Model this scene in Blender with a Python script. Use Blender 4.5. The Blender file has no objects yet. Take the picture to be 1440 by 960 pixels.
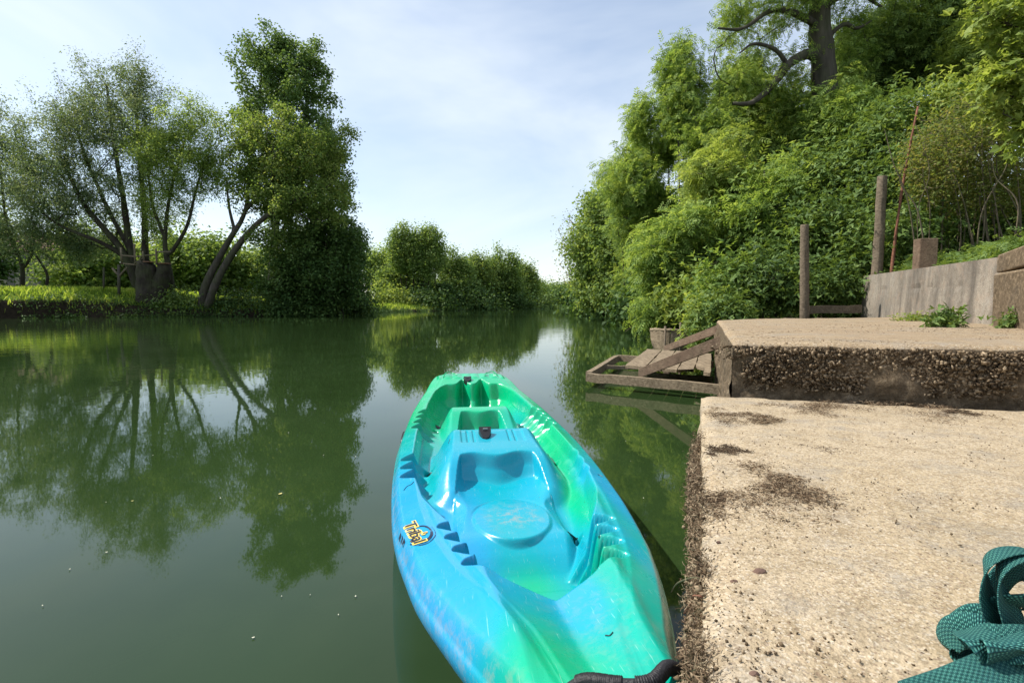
import bpy, math, random
import numpy as np
from mathutils import Vector, Matrix
PI = math.pi
rng = np.random.default_rng(7)
random.seed(7)
C = bpy.context.scene.collection
S = bpy.context.scene

# ------------------------------------------------------------------ camera geometry
F = 760.0; TILT = math.radians(4.0); CAMH = 1.0
def ray(px, py):
    x = (px-720)/F; y = (480-py)/F
    return np.array([x, math.cos(TILT)+y*math.sin(TILT), -math.sin(TILT)+y*math.cos(TILT)])
def gp(px, py, z=0.0):
    """point of the horizontal plane z seen at a photograph pixel"""
    r = ray(px, py); t = (z-CAMH)/r[2]
    return r*t+np.array([0, 0, CAMH])
def dp(px, py, Y):
    """point at distance Y seen at a photograph pixel"""
    r = ray(px, py)
    return r*(Y/r[1])+np.array([0, 0, CAMH])

# ------------------------------------------------------------------ object helpers
def tag(o, label=None, cat=None, group=None, kind=None):
    if label: o['label'] = label
    if cat: o['category'] = cat
    if group: o['group'] = group
    if kind: o['kind'] = kind
    return o
def thing(name, label, cat, loc=(0, 0, 0), rotz=0.0, group=None):
    o = bpy.data.objects.new(name, None); C.objects.link(o)
    o.empty_display_size = 0.2
    o.location = tuple(float(a) for a in loc); o.rotation_euler = (0, 0, rotz)
    return tag(o, label, cat, group)
def raw(name, V, Fc, mat, parent=None, smooth=False, local=False):
    """V (n,3); Fc (m,k) equal sided faces or a list of faces; V in world space unless local"""
    V = np.asarray(V, dtype=np.float64).reshape(-1, 3)
    if parent is not None and not local:
        V = V-np.array(parent.location)
    me = bpy.data.meshes.new(name)
    if isinstance(Fc, np.ndarray):
        m, k = Fc.shape
        me.vertices.add(len(V)); me.vertices.foreach_set('co', V.astype(np.float32).ravel())
        me.loops.add(m*k); me.loops.foreach_set('vertex_index', Fc.astype(np.int32).ravel())
        me.polygons.add(m)
        me.polygons.foreach_set('loop_start', np.arange(0, m*k, k, dtype=np.int32))
        me.polygons.foreach_set('loop_total', np.full(m, k, dtype=np.int32))
        me.update(calc_edges=True); me.validate()
    else:
        me.from_pydata([tuple(v) for v in V], [], [tuple(f) for f in Fc]); me.update()
    if smooth: me.polygons.foreach_set('use_smooth', np.ones(len(me.polygons), dtype=bool))
    me.materials.append(mat)
    o = bpy.data.objects.new(name, me); C.objects.link(o)
    if parent is not None: o.parent = parent
    return o
class MB:
    """collects shapes for one mesh"""
    def __init__(s): s.V = []; s.F = []; s.n = 0
    def add(s, V, Fc):
        V = np.asarray(V, float).reshape(-1, 3)
        s.V.append(V); s.F += [tuple(int(i)+s.n for i in f) for f in Fc]; s.n += len(V); return s
    def build(s, name, mat, parent=None, smooth=False, local=False, bevel=0.0, segs=2):
        o = raw(name, np.vstack(s.V), s.F, mat, parent, smooth, local)
        if bevel:
            b = o.modifiers.new('bevel', 'BEVEL'); b.width = bevel; b.segments = segs; b.limit_method = 'ANGLE'
        return o
BOXF = [(0, 3, 2, 1), (4, 5, 6, 7), (0, 1, 5, 4), (1, 2, 6, 5), (2, 3, 7, 6), (3, 0, 4, 7)]
def hexa(mb, bottom, top):
    return mb.add(list(bottom)+list(top), BOXF)
def box(mb, x0, x1, y0, y1, z0, z1):
    return hexa(mb, [(x0, y0, z0), (x1, y0, z0), (x1, y1, z0), (x0, y1, z0)], [(x0, y0, z1), (x1, y0, z1), (x1, y1, z1), (x0, y1, z1)])
def beam(mb, a, b, w, h, up=(0, 0, 1), seg=1, wob=0.0):
    """rectangular bar from a to b, w wide, h high, subdivided and slightly irregular"""
    a = np.array(a, float); b = np.array(b, float); d = (b-a)/np.linalg.norm(b-a)
    s_ = np.cross(d, np.array(up, float)); s_ /= np.linalg.norm(s_); u = np.cross(s_, d)
    V = []
    for i in range(seg+1):
        p = a+(b-a)*i/seg+(rng.normal(0, wob, 3) if wob else 0)
        ww = w*(1+(rng.normal(0, wob*4) if wob else 0)); hh = h*(1+(rng.normal(0, wob*4) if wob else 0))
        V += [p-s_*ww/2-u*hh/2, p+s_*ww/2-u*hh/2, p+s_*ww/2+u*hh/2, p-s_*ww/2+u*hh/2]
    Fc = [(0, 1, 2, 3)[::-1], tuple(4*seg+k for k in range(4))]
    for i in range(seg):
        for k in range(4):
            Fc.append((4*i+k, 4*i+(k+1) % 4, 4*i+4+(k+1) % 4, 4*i+4+k))
    # face orientation
    Fc[0] = (3, 2, 1, 0)
    return mb.add(V, Fc)
def frames(P):
    P = np.asarray(P, float); T = np.gradient(P, axis=0); T /= np.linalg.norm(T, axis=1)[:, None]+1e-12
    ref = np.array([0, 0, 1.]) if abs(T[0][2]) < .9 else np.array([1., 0, 0])
    N = []; n = np.cross(T[0], ref); n /= np.linalg.norm(n)
    for t in T:
        n = n-t*np.dot(n, t); n /= np.linalg.norm(n)+1e-12; N.append(n)
    N = np.array(N); B = np.cross(T, N)
    return T, N, B
def tube(mb, P, R, sides=8, cap=True, wob=0.0):
    P = np.asarray(P, float); n = len(P); R = np.broadcast_to(np.asarray(R, float), (n,))
    T, N, B = frames(P)
    a = np.arange(sides)*2*PI/sides
    rr = R[:, None]*(1+(rng.normal(0, wob, (n, sides)) if wob else 0))
    V = (P[:, None, :]+rr[:, :, None]*(np.cos(a)[None, :, None]*N[:, None, :]+np.sin(a)[None, :, None]*B[:, None, :])).reshape(-1, 3)
    Fc = []
    for i in range(n-1):
        for k in range(sides):
            k2 = (k+1) % sides
            Fc.append((i*sides+k, i*sides+k2, (i+1)*sides+k2, (i+1)*sides+k))
    if cap:
        Fc.append(tuple(range(sides))[::-1]); Fc.append(tuple((n-1)*sides+k for k in range(sides)))
    return mb.add(V, Fc)
def cr(P, m=8, closed=False):
    """Catmull-Rom curve through P"""
    P = np.asarray(P, float)
    if closed: Q = np.vstack([P[-1:], P, P[:2]])
    else: Q = np.vstack([2*P[0]-P[1], P, 2*P[-1]-P[-2]])
    out = []
    for i in range(1, len(Q)-2):
        p0, p1, p2, p3 = Q[i-1:i+3]
        for t in np.arange(m)/m:
            out.append(.5*((2*p1)+(-p0+p2)*t+(2*p0-5*p1+4*p2-p3)*t*t+(-p0+3*p1-3*p2+p3)*t**3))
    if not closed: out.append(P[-1])
    return np.array(out)
def ss(a, b, x):
    t = np.clip((np.asarray(x, float)-a)/(b-a), 0, 1); return t*t*(3-2*t)

# ------------------------------------------------------------------ value noise for meshes
_g = np.random.default_rng(3).random((64, 64, 64))
def vnoise(P, sc):
    P = np.asarray(P, float)*sc; i = np.floor(P).astype(int); f = P-i; f = f*f*(3-2*f); i %= 64; j = (i+1) % 64
    x0, y0, z0 = i.T; x1, y1, z1 = j.T; fx, fy, fz = f.T
    c = (_g[x0, y0, z0]*(1-fx)+_g[x1, y0, z0]*fx)*(1-fy)+(_g[x0, y1, z0]*(1-fx)+_g[x1, y1, z0]*fx)*fy
    d = (_g[x0, y0, z1]*(1-fx)+_g[x1, y0, z1]*fx)*(1-fy)+(_g[x0, y1, z1]*(1-fx)+_g[x1, y1, z1]*fx)*fy
    return (c*(1-fz)+d*fz)*2-1
def fbm(P, sc, o=4):
    return sum(vnoise(P, sc*2**k)*.5**k for k in range(o))

# ------------------------------------------------------------------ materials
class M:
    """tiny node builder"""
    def __init__(s, name):
        s.m = bpy.data.materials.new(name); s.m.use_nodes = True; s.t = s.m.node_tree
        s.b = s.t.nodes['Principled BSDF']; s.o = s.t.nodes['Material Output']; s._tc = None
    def n(s, typ, **kw):
        nd = s.t.nodes.new(typ)
        for k, v in kw.items(): setattr(nd, k, v)
        return nd
    def l(s, a, b): s.t.links.new(a, b)
    def co(s, which='Object'):
        if s._tc is None: s._tc = s.n('ShaderNodeTexCoord')
        return s._tc.outputs[which]
    def mp(s, scale=(1, 1, 1), which='Object', rot=(0, 0, 0)):
        m_ = s.n('ShaderNodeMapping'); m_.inputs['Scale'].default_value = scale; m_.inputs['Rotation'].default_value = rot
        s.l(s.co(which), m_.inputs['Vector']); return m_.outputs[0]
    def noise(s, sc, det=4, rough=.55, vec=None, dist=0.0):
        nd = s.n('ShaderNodeTexNoise'); nd.inputs['Scale'].default_value = sc; nd.inputs['Detail'].default_value = det
        nd.inputs['Roughness'].default_value = rough; nd.inputs['Distortion'].default_value = dist
        s.l(vec if vec is not None else s.co(), nd.inputs['Vector']); return nd.outputs['Fac']
    def voro(s, sc, vec=None, feat='F1', out='Distance'):
        nd = s.n('ShaderNodeTexVoronoi', feature=feat); nd.inputs['Scale'].default_value = sc
        s.l(vec if vec is not None else s.co(), nd.inputs['Vector']); return nd.outputs[out]
    def ramp(s, fac, stops, interp='LINEAR'):
        nd = s.n('ShaderNodeValToRGB'); nd.color_ramp.interpolation = interp; e = nd.color_ramp.elements
        while len(e) < len(stops): e.new(.5)
        for q, (p, c) in zip(e, stops):
            q.position = p; q.color = (c, c, c, 1) if isinstance(c, (int, float)) else (*c, 1)
        s.l(fac, nd.inputs[0]); return nd.outputs[0]
    def mix(s, fac, a, b, mode='MIX'):
        nd = s.n('ShaderNodeMix', data_type='RGBA', blend_type=mode)
        for v, i in ((fac, 0), (a, 6), (b, 7)):
            if isinstance(v, (int, float)): nd.inputs[i].default_value = v
            elif isinstance(v, tuple): nd.inputs[i].default_value = (*v, 1)
            else: s.l(v, nd.inputs[i])
        return nd.outputs[2]
    def math(s, op, a, b=0.0, c=0.0, clamp=False):
        nd = s.n('ShaderNodeMath', operation=op); nd.use_clamp = clamp
        for i, v in enumerate((a, b, c)):
            if isinstance(v, (int, float)): nd.inputs[i].default_value = v
            else: s.l(v, nd.inputs[i])
        return nd.outputs[0]
    def bump(s, h, strength=.5, dist=.01, prev=None):
        nd = s.n('ShaderNodeBump'); nd.inputs['Strength'].default_value = strength; nd.inputs['Distance'].default_value = dist
        s.l(h, nd.inputs['Height'])
        if prev is not None: s.l(prev, nd.inputs['Normal'])
        return nd.outputs[0]
    def attr(s, name, out='Fac'):
        nd = s.n('ShaderNodeAttribute'); nd.attribute_name = name; return nd.outputs[out]
    def fin(s, col=None, rough=None, spec=None, normal=None, metal=None):
        b = s.b
        for v, k in ((col, 'Base Color'), (rough, 'Roughness'), (spec, 'Specular IOR Level'), (metal, 'Metallic')):
            if v is None: continue
            if isinstance(v, (int, float)): b.inputs[k].default_value = v
            elif isinstance(v, tuple): b.inputs[k].default_value = (*v, 1)
            else: s.l(v, b.inputs[k])
        if normal is not None: s.l(normal, b.inputs['Normal'])
        return s.m

def leaf_mat(name, dark, light, tip, trans=.4, gloss=.35, nsc=.5):
    m = M(name)
    geo = m.n('ShaderNodeNewGeometry')
    r = geo.outputs['Random Per Island']
    n = m.noise(nsc, 2)
    k = m.math('MULTIPLY_ADD', n, .9, m.math('MULTIPLY', r, .55))
    col = m.ramp(k, [(.35, dark), (.72, light), (.98, tip)])
    m.fin(col, .6, gloss*.45)
    tr = m.n('ShaderNodeBsdfTranslucent')
    tc = m.mix(1.0, col, (1.7, 1.5, .85), 'MULTIPLY'); m.l(tc, tr.inputs['Color'])
    mx = m.n('ShaderNodeMixShader'); mx.inputs[0].default_value = trans
    m.l(m.b.outputs[0], mx.inputs[1]); m.l(tr.outputs[0], mx.inputs[2]); m.l(mx.outputs[0], m.o.inputs['Surface'])
    return m.m
def bark_mat(name, a, b, sc=6):
    m = M(name); v = m.mp((1, 1, .22)); n = m.noise(sc, 6, .65, v); n2 = m.noise(1.2, 3)
    col = m.mix(m.ramp(n2, [(.4, 0.0), (.65, .5)]), m.ramp(n, [(.3, a), (.7, b)]), (.07, .085, .03))
    return m.fin(col, .9, .2, m.bump(n, .8, .04))
LM = {
 'willow': leaf_mat('willow_leaves', (0.064, 0.108, 0.052), (0.138, 0.208, 0.099), (0.237, 0.294, 0.168), 0.42),
 'light': leaf_mat('light_willow_leaves', (0.101, 0.167, 0.039), (0.199, 0.299, 0.077), (0.315, 0.416, 0.135), 0.54),
 'poplar': leaf_mat('poplar_leaves', (0.054, 0.101, 0.029), (0.107, 0.186, 0.050), (0.180, 0.274, 0.085), 0.36, .5),
 'leaning': leaf_mat('leaning_tree_leaves', (0.084, 0.142, 0.036), (0.158, 0.248, 0.061), (0.261, 0.324, 0.105), 0.50),
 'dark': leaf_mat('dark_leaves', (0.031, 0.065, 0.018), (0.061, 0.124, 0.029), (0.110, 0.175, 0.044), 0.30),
 'alder': leaf_mat('alder_leaves', (0.087, 0.142, 0.038), (0.163, 0.258, 0.064), (0.251, 0.334, 0.107), 0.45),
 'ash': leaf_mat('ash_leaves', (0.078, 0.142, 0.034), (0.187, 0.291, 0.062), (0.312, 0.413, 0.117), 0.46, .4),
 'ivy': leaf_mat('ivy_leaves', (0.047, 0.090, 0.024), (0.118, 0.194, 0.043), (0.199, 0.286, 0.073), 0.34, .5),
 'fresh': leaf_mat('fresh_leaves', (0.113, 0.167, 0.033), (0.211, 0.295, 0.061), (0.309, 0.384, 0.112), 0.50, .4),
 'brown': leaf_mat('brown_shrub_leaves', (0.087, 0.128, 0.032), (0.174, 0.219, 0.051), (0.279, 0.257, 0.104), 0.47),
 'grass': leaf_mat('grass_blades', (0.114, 0.186, 0.028), (0.226, 0.343, 0.049), (0.357, 0.436, 0.107), 0.52, .3),
}
BM = {
 'dark': bark_mat('dark_bark', (.018, .014, .010), (.06, .05, .038)),
 'grey': bark_mat('grey_bark', (.04, .035, .028), (.12, .10, .08)),
 'pale': bark_mat('pale_twigs', (.11, .085, .055), (.27, .21, .145)),
}
def wood_mat(name, a, b, red=None, sc=1.0, dirt=.4):
    m = M(name); v = m.mp((14*sc, 1.6*sc, 14*sc)); n = m.noise(3, 8, .65, v, .6); n2 = m.noise(5, 4); n3 = m.noise(60, 3)
    col = m.ramp(n, [(.3, a), (.68, b)])
    if red: col = m.mix(m.ramp(n2, [(.42, 0.0), (.6, .75)]), col, red)
    col = m.mix(m.ramp(m.noise(9, 6, .7), [(.5, 0.0), (.68, dirt)]), col, (.045, .034, .02))
    h = m.math('ADD', n, m.math('MULTIPLY', n3, .4))
    return m.fin(col, .88, .2, m.bump(h, .6, .012))
def concrete_mat(name, base, dark, pale, streak=False, mossy=.5, lichen=0.0, face=False):
    m = M(name)
    n1 = m.noise(1.6, 6, .6); n2 = m.noise(14, 8, .75); n3 = m.noise(90, 5, .7); v = m.voro(230); v2 = m.voro(70)
    col = m.mix(m.ramp(n1, [(.35, 0.0), (.65, .8)]), base, pale)
    col = m.mix(m.ramp(n2, [(.44, 0.0), (.66, .75)]), col, dark)
    col = m.mix(m.ramp(n3, [(.36, .6), (.52, 0.0)]), col, tuple(x*.45 for x in dark))
    pb = m.voro(240, out='Color')
    sp = m.n('ShaderNodeSeparateColor'); m.l(pb, sp.inputs[0])
    col = m.mix(m.ramp(sp.outputs[0], [(.80, 0.0), (.87, .45)]), col, (.60, .53, .42))
    col = m.mix(m.ramp(sp.outputs[1], [(.86, 0.0), (.9, .5)]), col, (.17, .11, .075))
    col = m.mix(m.ramp(m.noise(3.1, 5, .7), [(.55, 0.0), (.75, mossy)]), col, (.16, .125, .07))
    col = m.mix(m.ramp(m.noise(4.5, 6, .75), [(.50, 0.0), (.66, .45)]), col, (.24, .225, .20))
    if face:      # vertical faces mix to a darker, mottled brown
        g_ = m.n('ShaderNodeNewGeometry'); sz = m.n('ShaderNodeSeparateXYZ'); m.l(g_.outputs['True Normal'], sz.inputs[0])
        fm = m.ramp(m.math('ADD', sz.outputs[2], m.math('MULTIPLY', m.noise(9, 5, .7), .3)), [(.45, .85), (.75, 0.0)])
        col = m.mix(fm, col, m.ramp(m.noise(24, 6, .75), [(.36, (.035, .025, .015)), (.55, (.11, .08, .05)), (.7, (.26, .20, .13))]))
    if streak:
        sv = m.mp((1.6, 1.6, .35)); st = m.noise(1.6, 5, .6, sv)
        col = m.mix(m.ramp(st, [(.42, 0.0), (.66, .75)]), col, (.075, .065, .055))
        col = m.mix(m.ramp(m.noise(6, 6, .7), [(.5, 0.0), (.7, .5)]), col, (.30, .22, .16))
    h = m.math('ADD', m.math('MULTIPLY', n2, .7), m.math('ADD', m.math('MULTIPLY', n3, .35), m.math('MULTIPLY', v, .25)))
    return m.fin(col, .93, .15, m.bump(m.math('ADD', h, m.math('MULTIPLY', v2, .25)), .8, .006))
MAT = {
 'slab': concrete_mat('worn_pale_concrete', (.41, .32, .20), (.28, .21, .125), (.48, .385, .26), mossy=.35),
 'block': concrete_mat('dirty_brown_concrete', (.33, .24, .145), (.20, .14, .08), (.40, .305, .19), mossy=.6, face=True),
 'wall': concrete_mat('stained_grey_concrete', (.285, .25, .20), (.15, .125, .095), (.35, .31, .25), streak=True, mossy=.5),
 'wood': wood_mat('weathered_plank', (.12, .088, .055), (.32, .25, .165)),
 'redwood': wood_mat('reddish_plank', (.10, .068, .045), (.23, .165, .11), (.13, .085, .058), dirt=.7),
 'post': wood_mat('old_post_wood', (.085, .065, .045), (.23, .18, .125), sc=.8),
 'rust': wood_mat('rusty_pole', (.13, .05, .03), (.26, .12, .075)),
}
def simple(name, col, rough=.6, spec=.4, bumpsc=None):
    m = M(name); n = m.noise(20, 4)
    c = m.mix(m.ramp(n, [(.35, 0.0), (.7, .6)]), col, tuple(x*.6 for x in col))
    return m.fin(c, rough, spec, m.bump(m.noise(bumpsc, 4), .5, .004) if bumpsc else None)
MAT['rubber'] = simple('black_rubber', (.018, .016, .018), .5, .4, 200)
MAT['black'] = simple('black_plastic', (.012, .012, .013), .35, .5)
MAT['metal'] = simple('grey_metal', (.35, .34, .32), .4, .5)
MAT['stone'] = simple('brown_pebble', (.16, .10, .075), .9, .2, 80)

def mossmat(name, a, b, c):
    m = M(name); g_ = m.n('ShaderNodeNewGeometry')
    return m.fin(m.ramp(g_.outputs['Random Per Island'], [(.0, a), (.55, b), (1.0, c)]), .95, .1)
MAT['moss'] = mossmat('dry_moss', (.07, .045, .028), (.19, .13, .08), (.36, .28, .18))
MAT['mossdark'] = mossmat('dark_dry_moss', (.035, .024, .016), (.095, .065, .042), (.22, .16, .10))
# ------------------------------------------------------------------ world, sun, camera
S.view_settings.view_transform = 'Standard'; S.view_settings.look = 'None'
S.view_settings.exposure = 0.42; S.view_settings.gamma = 1.0
SUN_AZ = math.radians(-76); SUN_EL = math.radians(50)     # azimuth from +Y, clockwise
W_ = bpy.data.worlds.new('World'); S.world = W_; W_.use_nodes = True
t = W_.node_tree; bg = t.nodes['Background']
sky = t.nodes.new('ShaderNodeTexSky'); sky.sky_type = 'NISHITA'; sky.sun_disc = False
sky.sun_elevation = SUN_EL; sky.sun_rotation = SUN_AZ % (2*PI); sky.air_density = 1.0; sky.dust_density = .9; sky.ozone_density = 1.2
tc = t.nodes.new('ShaderNodeTexCoord')
mp = t.nodes.new('ShaderNodeMapping'); mp.inputs['Scale'].default_value = (1.0, 1.0, 2.6); mp.inputs['Rotation'].default_value = (.25, .1, .5)
nz = t.nodes.new('ShaderNodeTexNoise'); nz.inputs['Scale'].default_value = 1.7; nz.inputs['Detail'].default_value = 5; nz.inputs['Roughness'].default_value = .55; nz.inputs['Distortion'].default_value = .5
rp = t.nodes.new('ShaderNodeValToRGB'); rp.color_ramp.elements[0].position = .40; rp.color_ramp.elements[0].color = (.25, .25, .25, 1); rp.color_ramp.elements[1].position = .78; rp.color_ramp.elements[1].color = (.75, .75, .75, 1)
mx = t.nodes.new('ShaderNodeMix'); mx.data_type = 'RGBA'; mx.inputs[7].default_value = (5.9, 6.3, 6.5, 1)
t.links.new(tc.outputs['Generated'], mp.inputs[0]); t.links.new(mp.outputs[0], nz.inputs['Vector']); t.links.new(nz.outputs['Fac'], rp.inputs[0])
t.links.new(rp.outputs[0], mx.inputs[0]); t.links.new(sky.outputs[0], mx.inputs[6]); t.links.new(mx.outputs[2], bg.inputs['Color'])
bg.inputs['Strength'].default_value = 0.140
L = bpy.data.lights.new('sun', 'SUN'); L.energy = 4.7; L.angle = math.radians(.5); L.color = (1, .955, .88)
lo = bpy.data.objects.new('sun', L); C.objects.link(lo)
sd = Vector((math.sin(SUN_AZ)*math.cos(SUN_EL), math.cos(SUN_AZ)*math.cos(SUN_EL), math.sin(SUN_EL)))
lo.rotation_euler = sd.to_track_quat('Z', 'Y').to_euler(); lo.location = sd*40
cam = bpy.data.cameras.new('camera'); co = bpy.data.objects.new('camera', cam); C.objects.link(co)
co.location = (0, 0, CAMH); co.rotation_euler = (PI/2-TILT, 0, 0)
cam.sensor_width = 36; cam.lens = 36*F/1440; cam.clip_start = .02; cam.clip_end = 3000
S.camera = co

# ------------------------------------------------------------------ terrain
def poly(pts): return np.array([[p[0], p[1]] for p in pts])
LB = poly([(-90, 20), (-60, 27)]+[tuple(gp(*p, 0)[:2]) for p in [(-80, 449), (0, 448), (100, 446.5), (200, 446), (400, 444.5), (500, 441), (560, 438.5), (640, 437), (760, 434.3)]]+[(17, 150), (40, 185), (90, 215), (300, 260)])
# right bank: beyond the quay
q_back = gp(1008, 449.5, .78)
RB = poly([(1.55, -8), (1.6, 1.0), (2.2, 5.5), (q_back[0]+.1, q_back[1]), (4.4, 14), (5.6, 19.5), (9.5, 33), (13.5, 54), (15.5, 72), (17.8, 110), (26, 150), (55, 178), (110, 200), (300, 235)])
def sdist(X, Y, P):
    """signed distance to a polyline, positive to its left"""
    best = np.full(X.shape, 1e9); sg = np.ones(X.shape)
    for (x0, y0), (x1, y1) in zip(P[:-1], P[1:]):
        dx, dy = x1-x0, y1-y0; l2 = dx*dx+dy*dy
        tt = np.clip(((X-x0)*dx+(Y-y0)*dy)/l2, 0, 1)
        d = np.hypot(X-x0-tt*dx, Y-y0-tt*dy)
        s_ = np.where(dx*(Y-y0)-dy*(X-x0) > 0, 1, -1)
        m_ = d < best; best = np.where(m_, d, best); sg = np.where(m_, s_, sg)
    return best*sg
# wall line on the quay (base of the wall's river face)
wA = gp(1210, 442.5, .78); wB = gp(1440, 462, .78)
wd = (wA-wB)[:2]; wd /= np.linalg.norm(wd); wn = np.array([wd[1], -wd[0]])   # wn points inland
def height(X, Y):
    X = np.asarray(X, float); Y = np.asarray(Y, float)
    P3 = np.stack([X.ravel(), Y.ravel(), np.zeros(X.size)], 1)
    n = fbm(P3, .13, 4).reshape(X.shape); nf = fbm(P3, .9, 3).reshape(X.shape)
    l = sdist(X, Y, LB); r = -sdist(X, Y, RB)
    # left bank: short steep edge and a level meadow
    top = 1.15-.45*ss(50, 62, Y)+.85*ss(-24, -32, X)*(1-ss(60, 90, Y))
    zl = -1.2+(top+1.2)*(.75*ss(-.5, .35, l+.35*n)+.25*ss(0, 3.0, l))+.12*n+.05*nf*ss(0, 2, l)+.012*np.maximum(l-10, 0)
    # right bank: wooded slope
    zr = -1.2+1.75*ss(-1.0, .9, r+.2*n)+5.5*ss(1.0, 17, r)+.25*n+.05*nf
    # behind the quay wall
    tw = (X-wA[0])*wn[0]+(Y-wA[1])*wn[1]
    along = (X-wA[0])*wd[0]+(Y-wA[1])*wd[1]
    zw = 1.38+4.6*ss(.2, 14, tw)+.15*n+.04*nf
    behind = ss(.15, .55, tw)
    zq = -.8*(1-behind)+zw*behind
    isq = (1-ss(.2, 1.2, along))
    zr = np.where(r > -1.2, zq*isq+zr*(1-isq), zr)
    z = np.where(np.abs(l) < np.abs(r), np.where(l > -1.5, zl, -1.2), np.where(r > -1.5, zr, -1.2))
    return z
def axis(lo_, hi_, fine0, fine1, d0, grow):
    a = [fine0]
    while a[-1] < fine1: a.append(a[-1]+d0)
    d = d0
    while a[-1] < hi_: d *= grow; a.append(a[-1]+d)
    b = [fine0]; d = d0
    while b[-1] > lo_: d *= grow; b.append(b[-1]-d)
    return np.array(b[:0:-1]+a)
gx = axis(-1500, 1500, -38, 22, .33, 1.06); gy = axis(-60, 2500, -4, 50, .33, 1.035)
GX, GY = np.meshgrid(gx, gy); GZ = height(GX, GY)
far = ss(250, 900, np.hypot(GX, GY)); GZ = GZ*(1-far)+1.2*far
def grid_faces(nr, nc):
    i = np.arange(nr-1)[:, None]*nc+np.arange(nc-1)[None, :]
    return np.stack([i, i+1, i+nc+1, i+nc], -1).reshape(-1, 4)
m = M('bank_ground')
g1 = m.noise(.35, 6, .6); g2 = m.noise(5, 6, .7); g3 = m.noise(40, 4)
gcol = m.ramp(g2, [(.3, (.045, .085, .012)), (.6, (.10, .17, .018)), (.8, (.16, .23, .03))])
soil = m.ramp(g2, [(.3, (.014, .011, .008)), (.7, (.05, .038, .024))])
geo = m.n('ShaderNodeNewGeometry'); sep = m.n('ShaderNodeSeparateXYZ'); m.l(geo.outputs['Normal'], sep.inputs[0])
sp2 = m.n('ShaderNodeSeparateXYZ'); m.l(geo.outputs['Position'], sp2.inputs[0])
flat = m.ramp(sep.outputs[2], [(.80, 0.0), (.93, 1.0)])
low = m.ramp(m.math('MULTIPLY_ADD', sp2.outputs[2], .5, m.math('MULTIPLY', g1, .2)), [(.22, 0.0), (.42, 1.0)])
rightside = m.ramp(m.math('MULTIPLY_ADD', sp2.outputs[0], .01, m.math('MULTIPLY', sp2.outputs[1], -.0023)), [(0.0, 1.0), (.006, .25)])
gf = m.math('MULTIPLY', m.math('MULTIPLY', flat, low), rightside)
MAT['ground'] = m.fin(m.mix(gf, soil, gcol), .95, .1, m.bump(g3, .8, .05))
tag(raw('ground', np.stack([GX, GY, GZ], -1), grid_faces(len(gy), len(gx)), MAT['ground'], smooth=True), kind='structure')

# ------------------------------------------------------------------ water
m = M('river_water')
v1 = m.mp((1.0, 1.0, 1.0)); r1 = m.noise(2.2, 3, .5, v1, .4); r2 = m.noise(7.5, 2, .5, v1); r3 = m.noise(.09, 3, .5, m.mp((1, .45, 1)))
patch = m.ramp(r3, [(.40, .12), (.62, 1.0)])
pos = m.n('ShaderNodeNewGeometry'); sp = m.n('ShaderNodeSeparateXYZ'); m.l(pos.outputs['Position'], sp.inputs[0])
calm = m.ramp(m.math('DIVIDE', sp.outputs[1], 40.0), [(.06, .08), (.55, 1.0)])
hh = m.math('MULTIPLY', m.math('MULTIPLY', m.math('MULTIPLY_ADD', r2, .25, r1), patch), calm)
murk = m.noise(.8, 4, .6)
bcol = m.mix(m.ramp(murk, [(.35, 0.0), (.7, 1.0)]), (.018, .036, .010), (.025, .046, .015))
m.fin(bcol, .025, .5, m.bump(hh, .22, .03)); m.b.inputs['IOR'].default_value = 1.333
MAT['water'] = m.m
wx = np.linspace(-420, 420, 60); wy = np.linspace(-20, 420, 40); WX, WY = np.meshgrid(wx, wy)
tag(raw('water', np.stack([WX, WY, 0*WX], -1), grid_faces(40, 60), MAT['water']), kind='structure')
# ------------------------------------------------------------------ kayak (local frame: x right, y away from the quay end, z up from the waterline)
K_ROT = math.radians(7.5)
K_LOC = np.array([.14, .9, 0.0])
kayak = thing('kayak', 'green and blue moulded plastic sit-on-top kayak floating beside the concrete platform', 'kayak', K_LOC, K_ROT)
_wu = np.array([-.47, -.44, -.38, -.25, -.1, .05, .14, .28, .45, .66, .81, 1.02, 1.33, 1.56, 1.93, 2.2, 2.6, 2.85, 3.2, 3.4, 3.86, 4.2, 4.5, 4.75, 4.95, 5.0])
_ww = np.array([.004, .02, .05, .10, .145, .19, .232, .275, .322, .366, .396, .427, .457, .474, .488, .488, .478, .466, .435, .412, .35, .285, .20, .10, .02, .004])
def sm_interp(u, xs, ys, k=.05):
    x = np.interp(u, xs, ys)*2
    for d in (k*.5, k): x = x+np.interp(u-d, xs, ys)+np.interp(u+d, xs, ys)
    return x/6
def Wd(u): return np.maximum(sm_interp(np.asarray(u, float), _wu, _ww, .08)*(1-.08*ss(.6, .0, np.asarray(u, float))), .004)
def zg(u): return .285+.105*np.abs((np.asarray(u)-2.05)/2.3)**2.4+.045*ss(.9, .0, u)
def smax(a, b, k=.02):
    h = np.clip(.5+.5*(a-b)/k, 0, 1); return b*(1-h)+a*h+k*h*(1-h)
def smin(a, b, k=.02): return -smax(-a, -b, k)
_hu = np.array([.29, .33, .38, .45, .55, .65, .8, .95, 1.1, 1.4, 1.7, 2.2, 2.5, 2.75, 3.0, 3.3, 3.6, 3.9])
_hh = np.array([-.04, .07, .125, .158, .178, .196, .228, .285, .33, .375, .395, .395, .38, .365, .35, .32, .28, .22])
def scallop(q, p=.8):
    f = q-np.floor(q); return np.abs(np.sin(PI*f**1.35))**p
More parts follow.
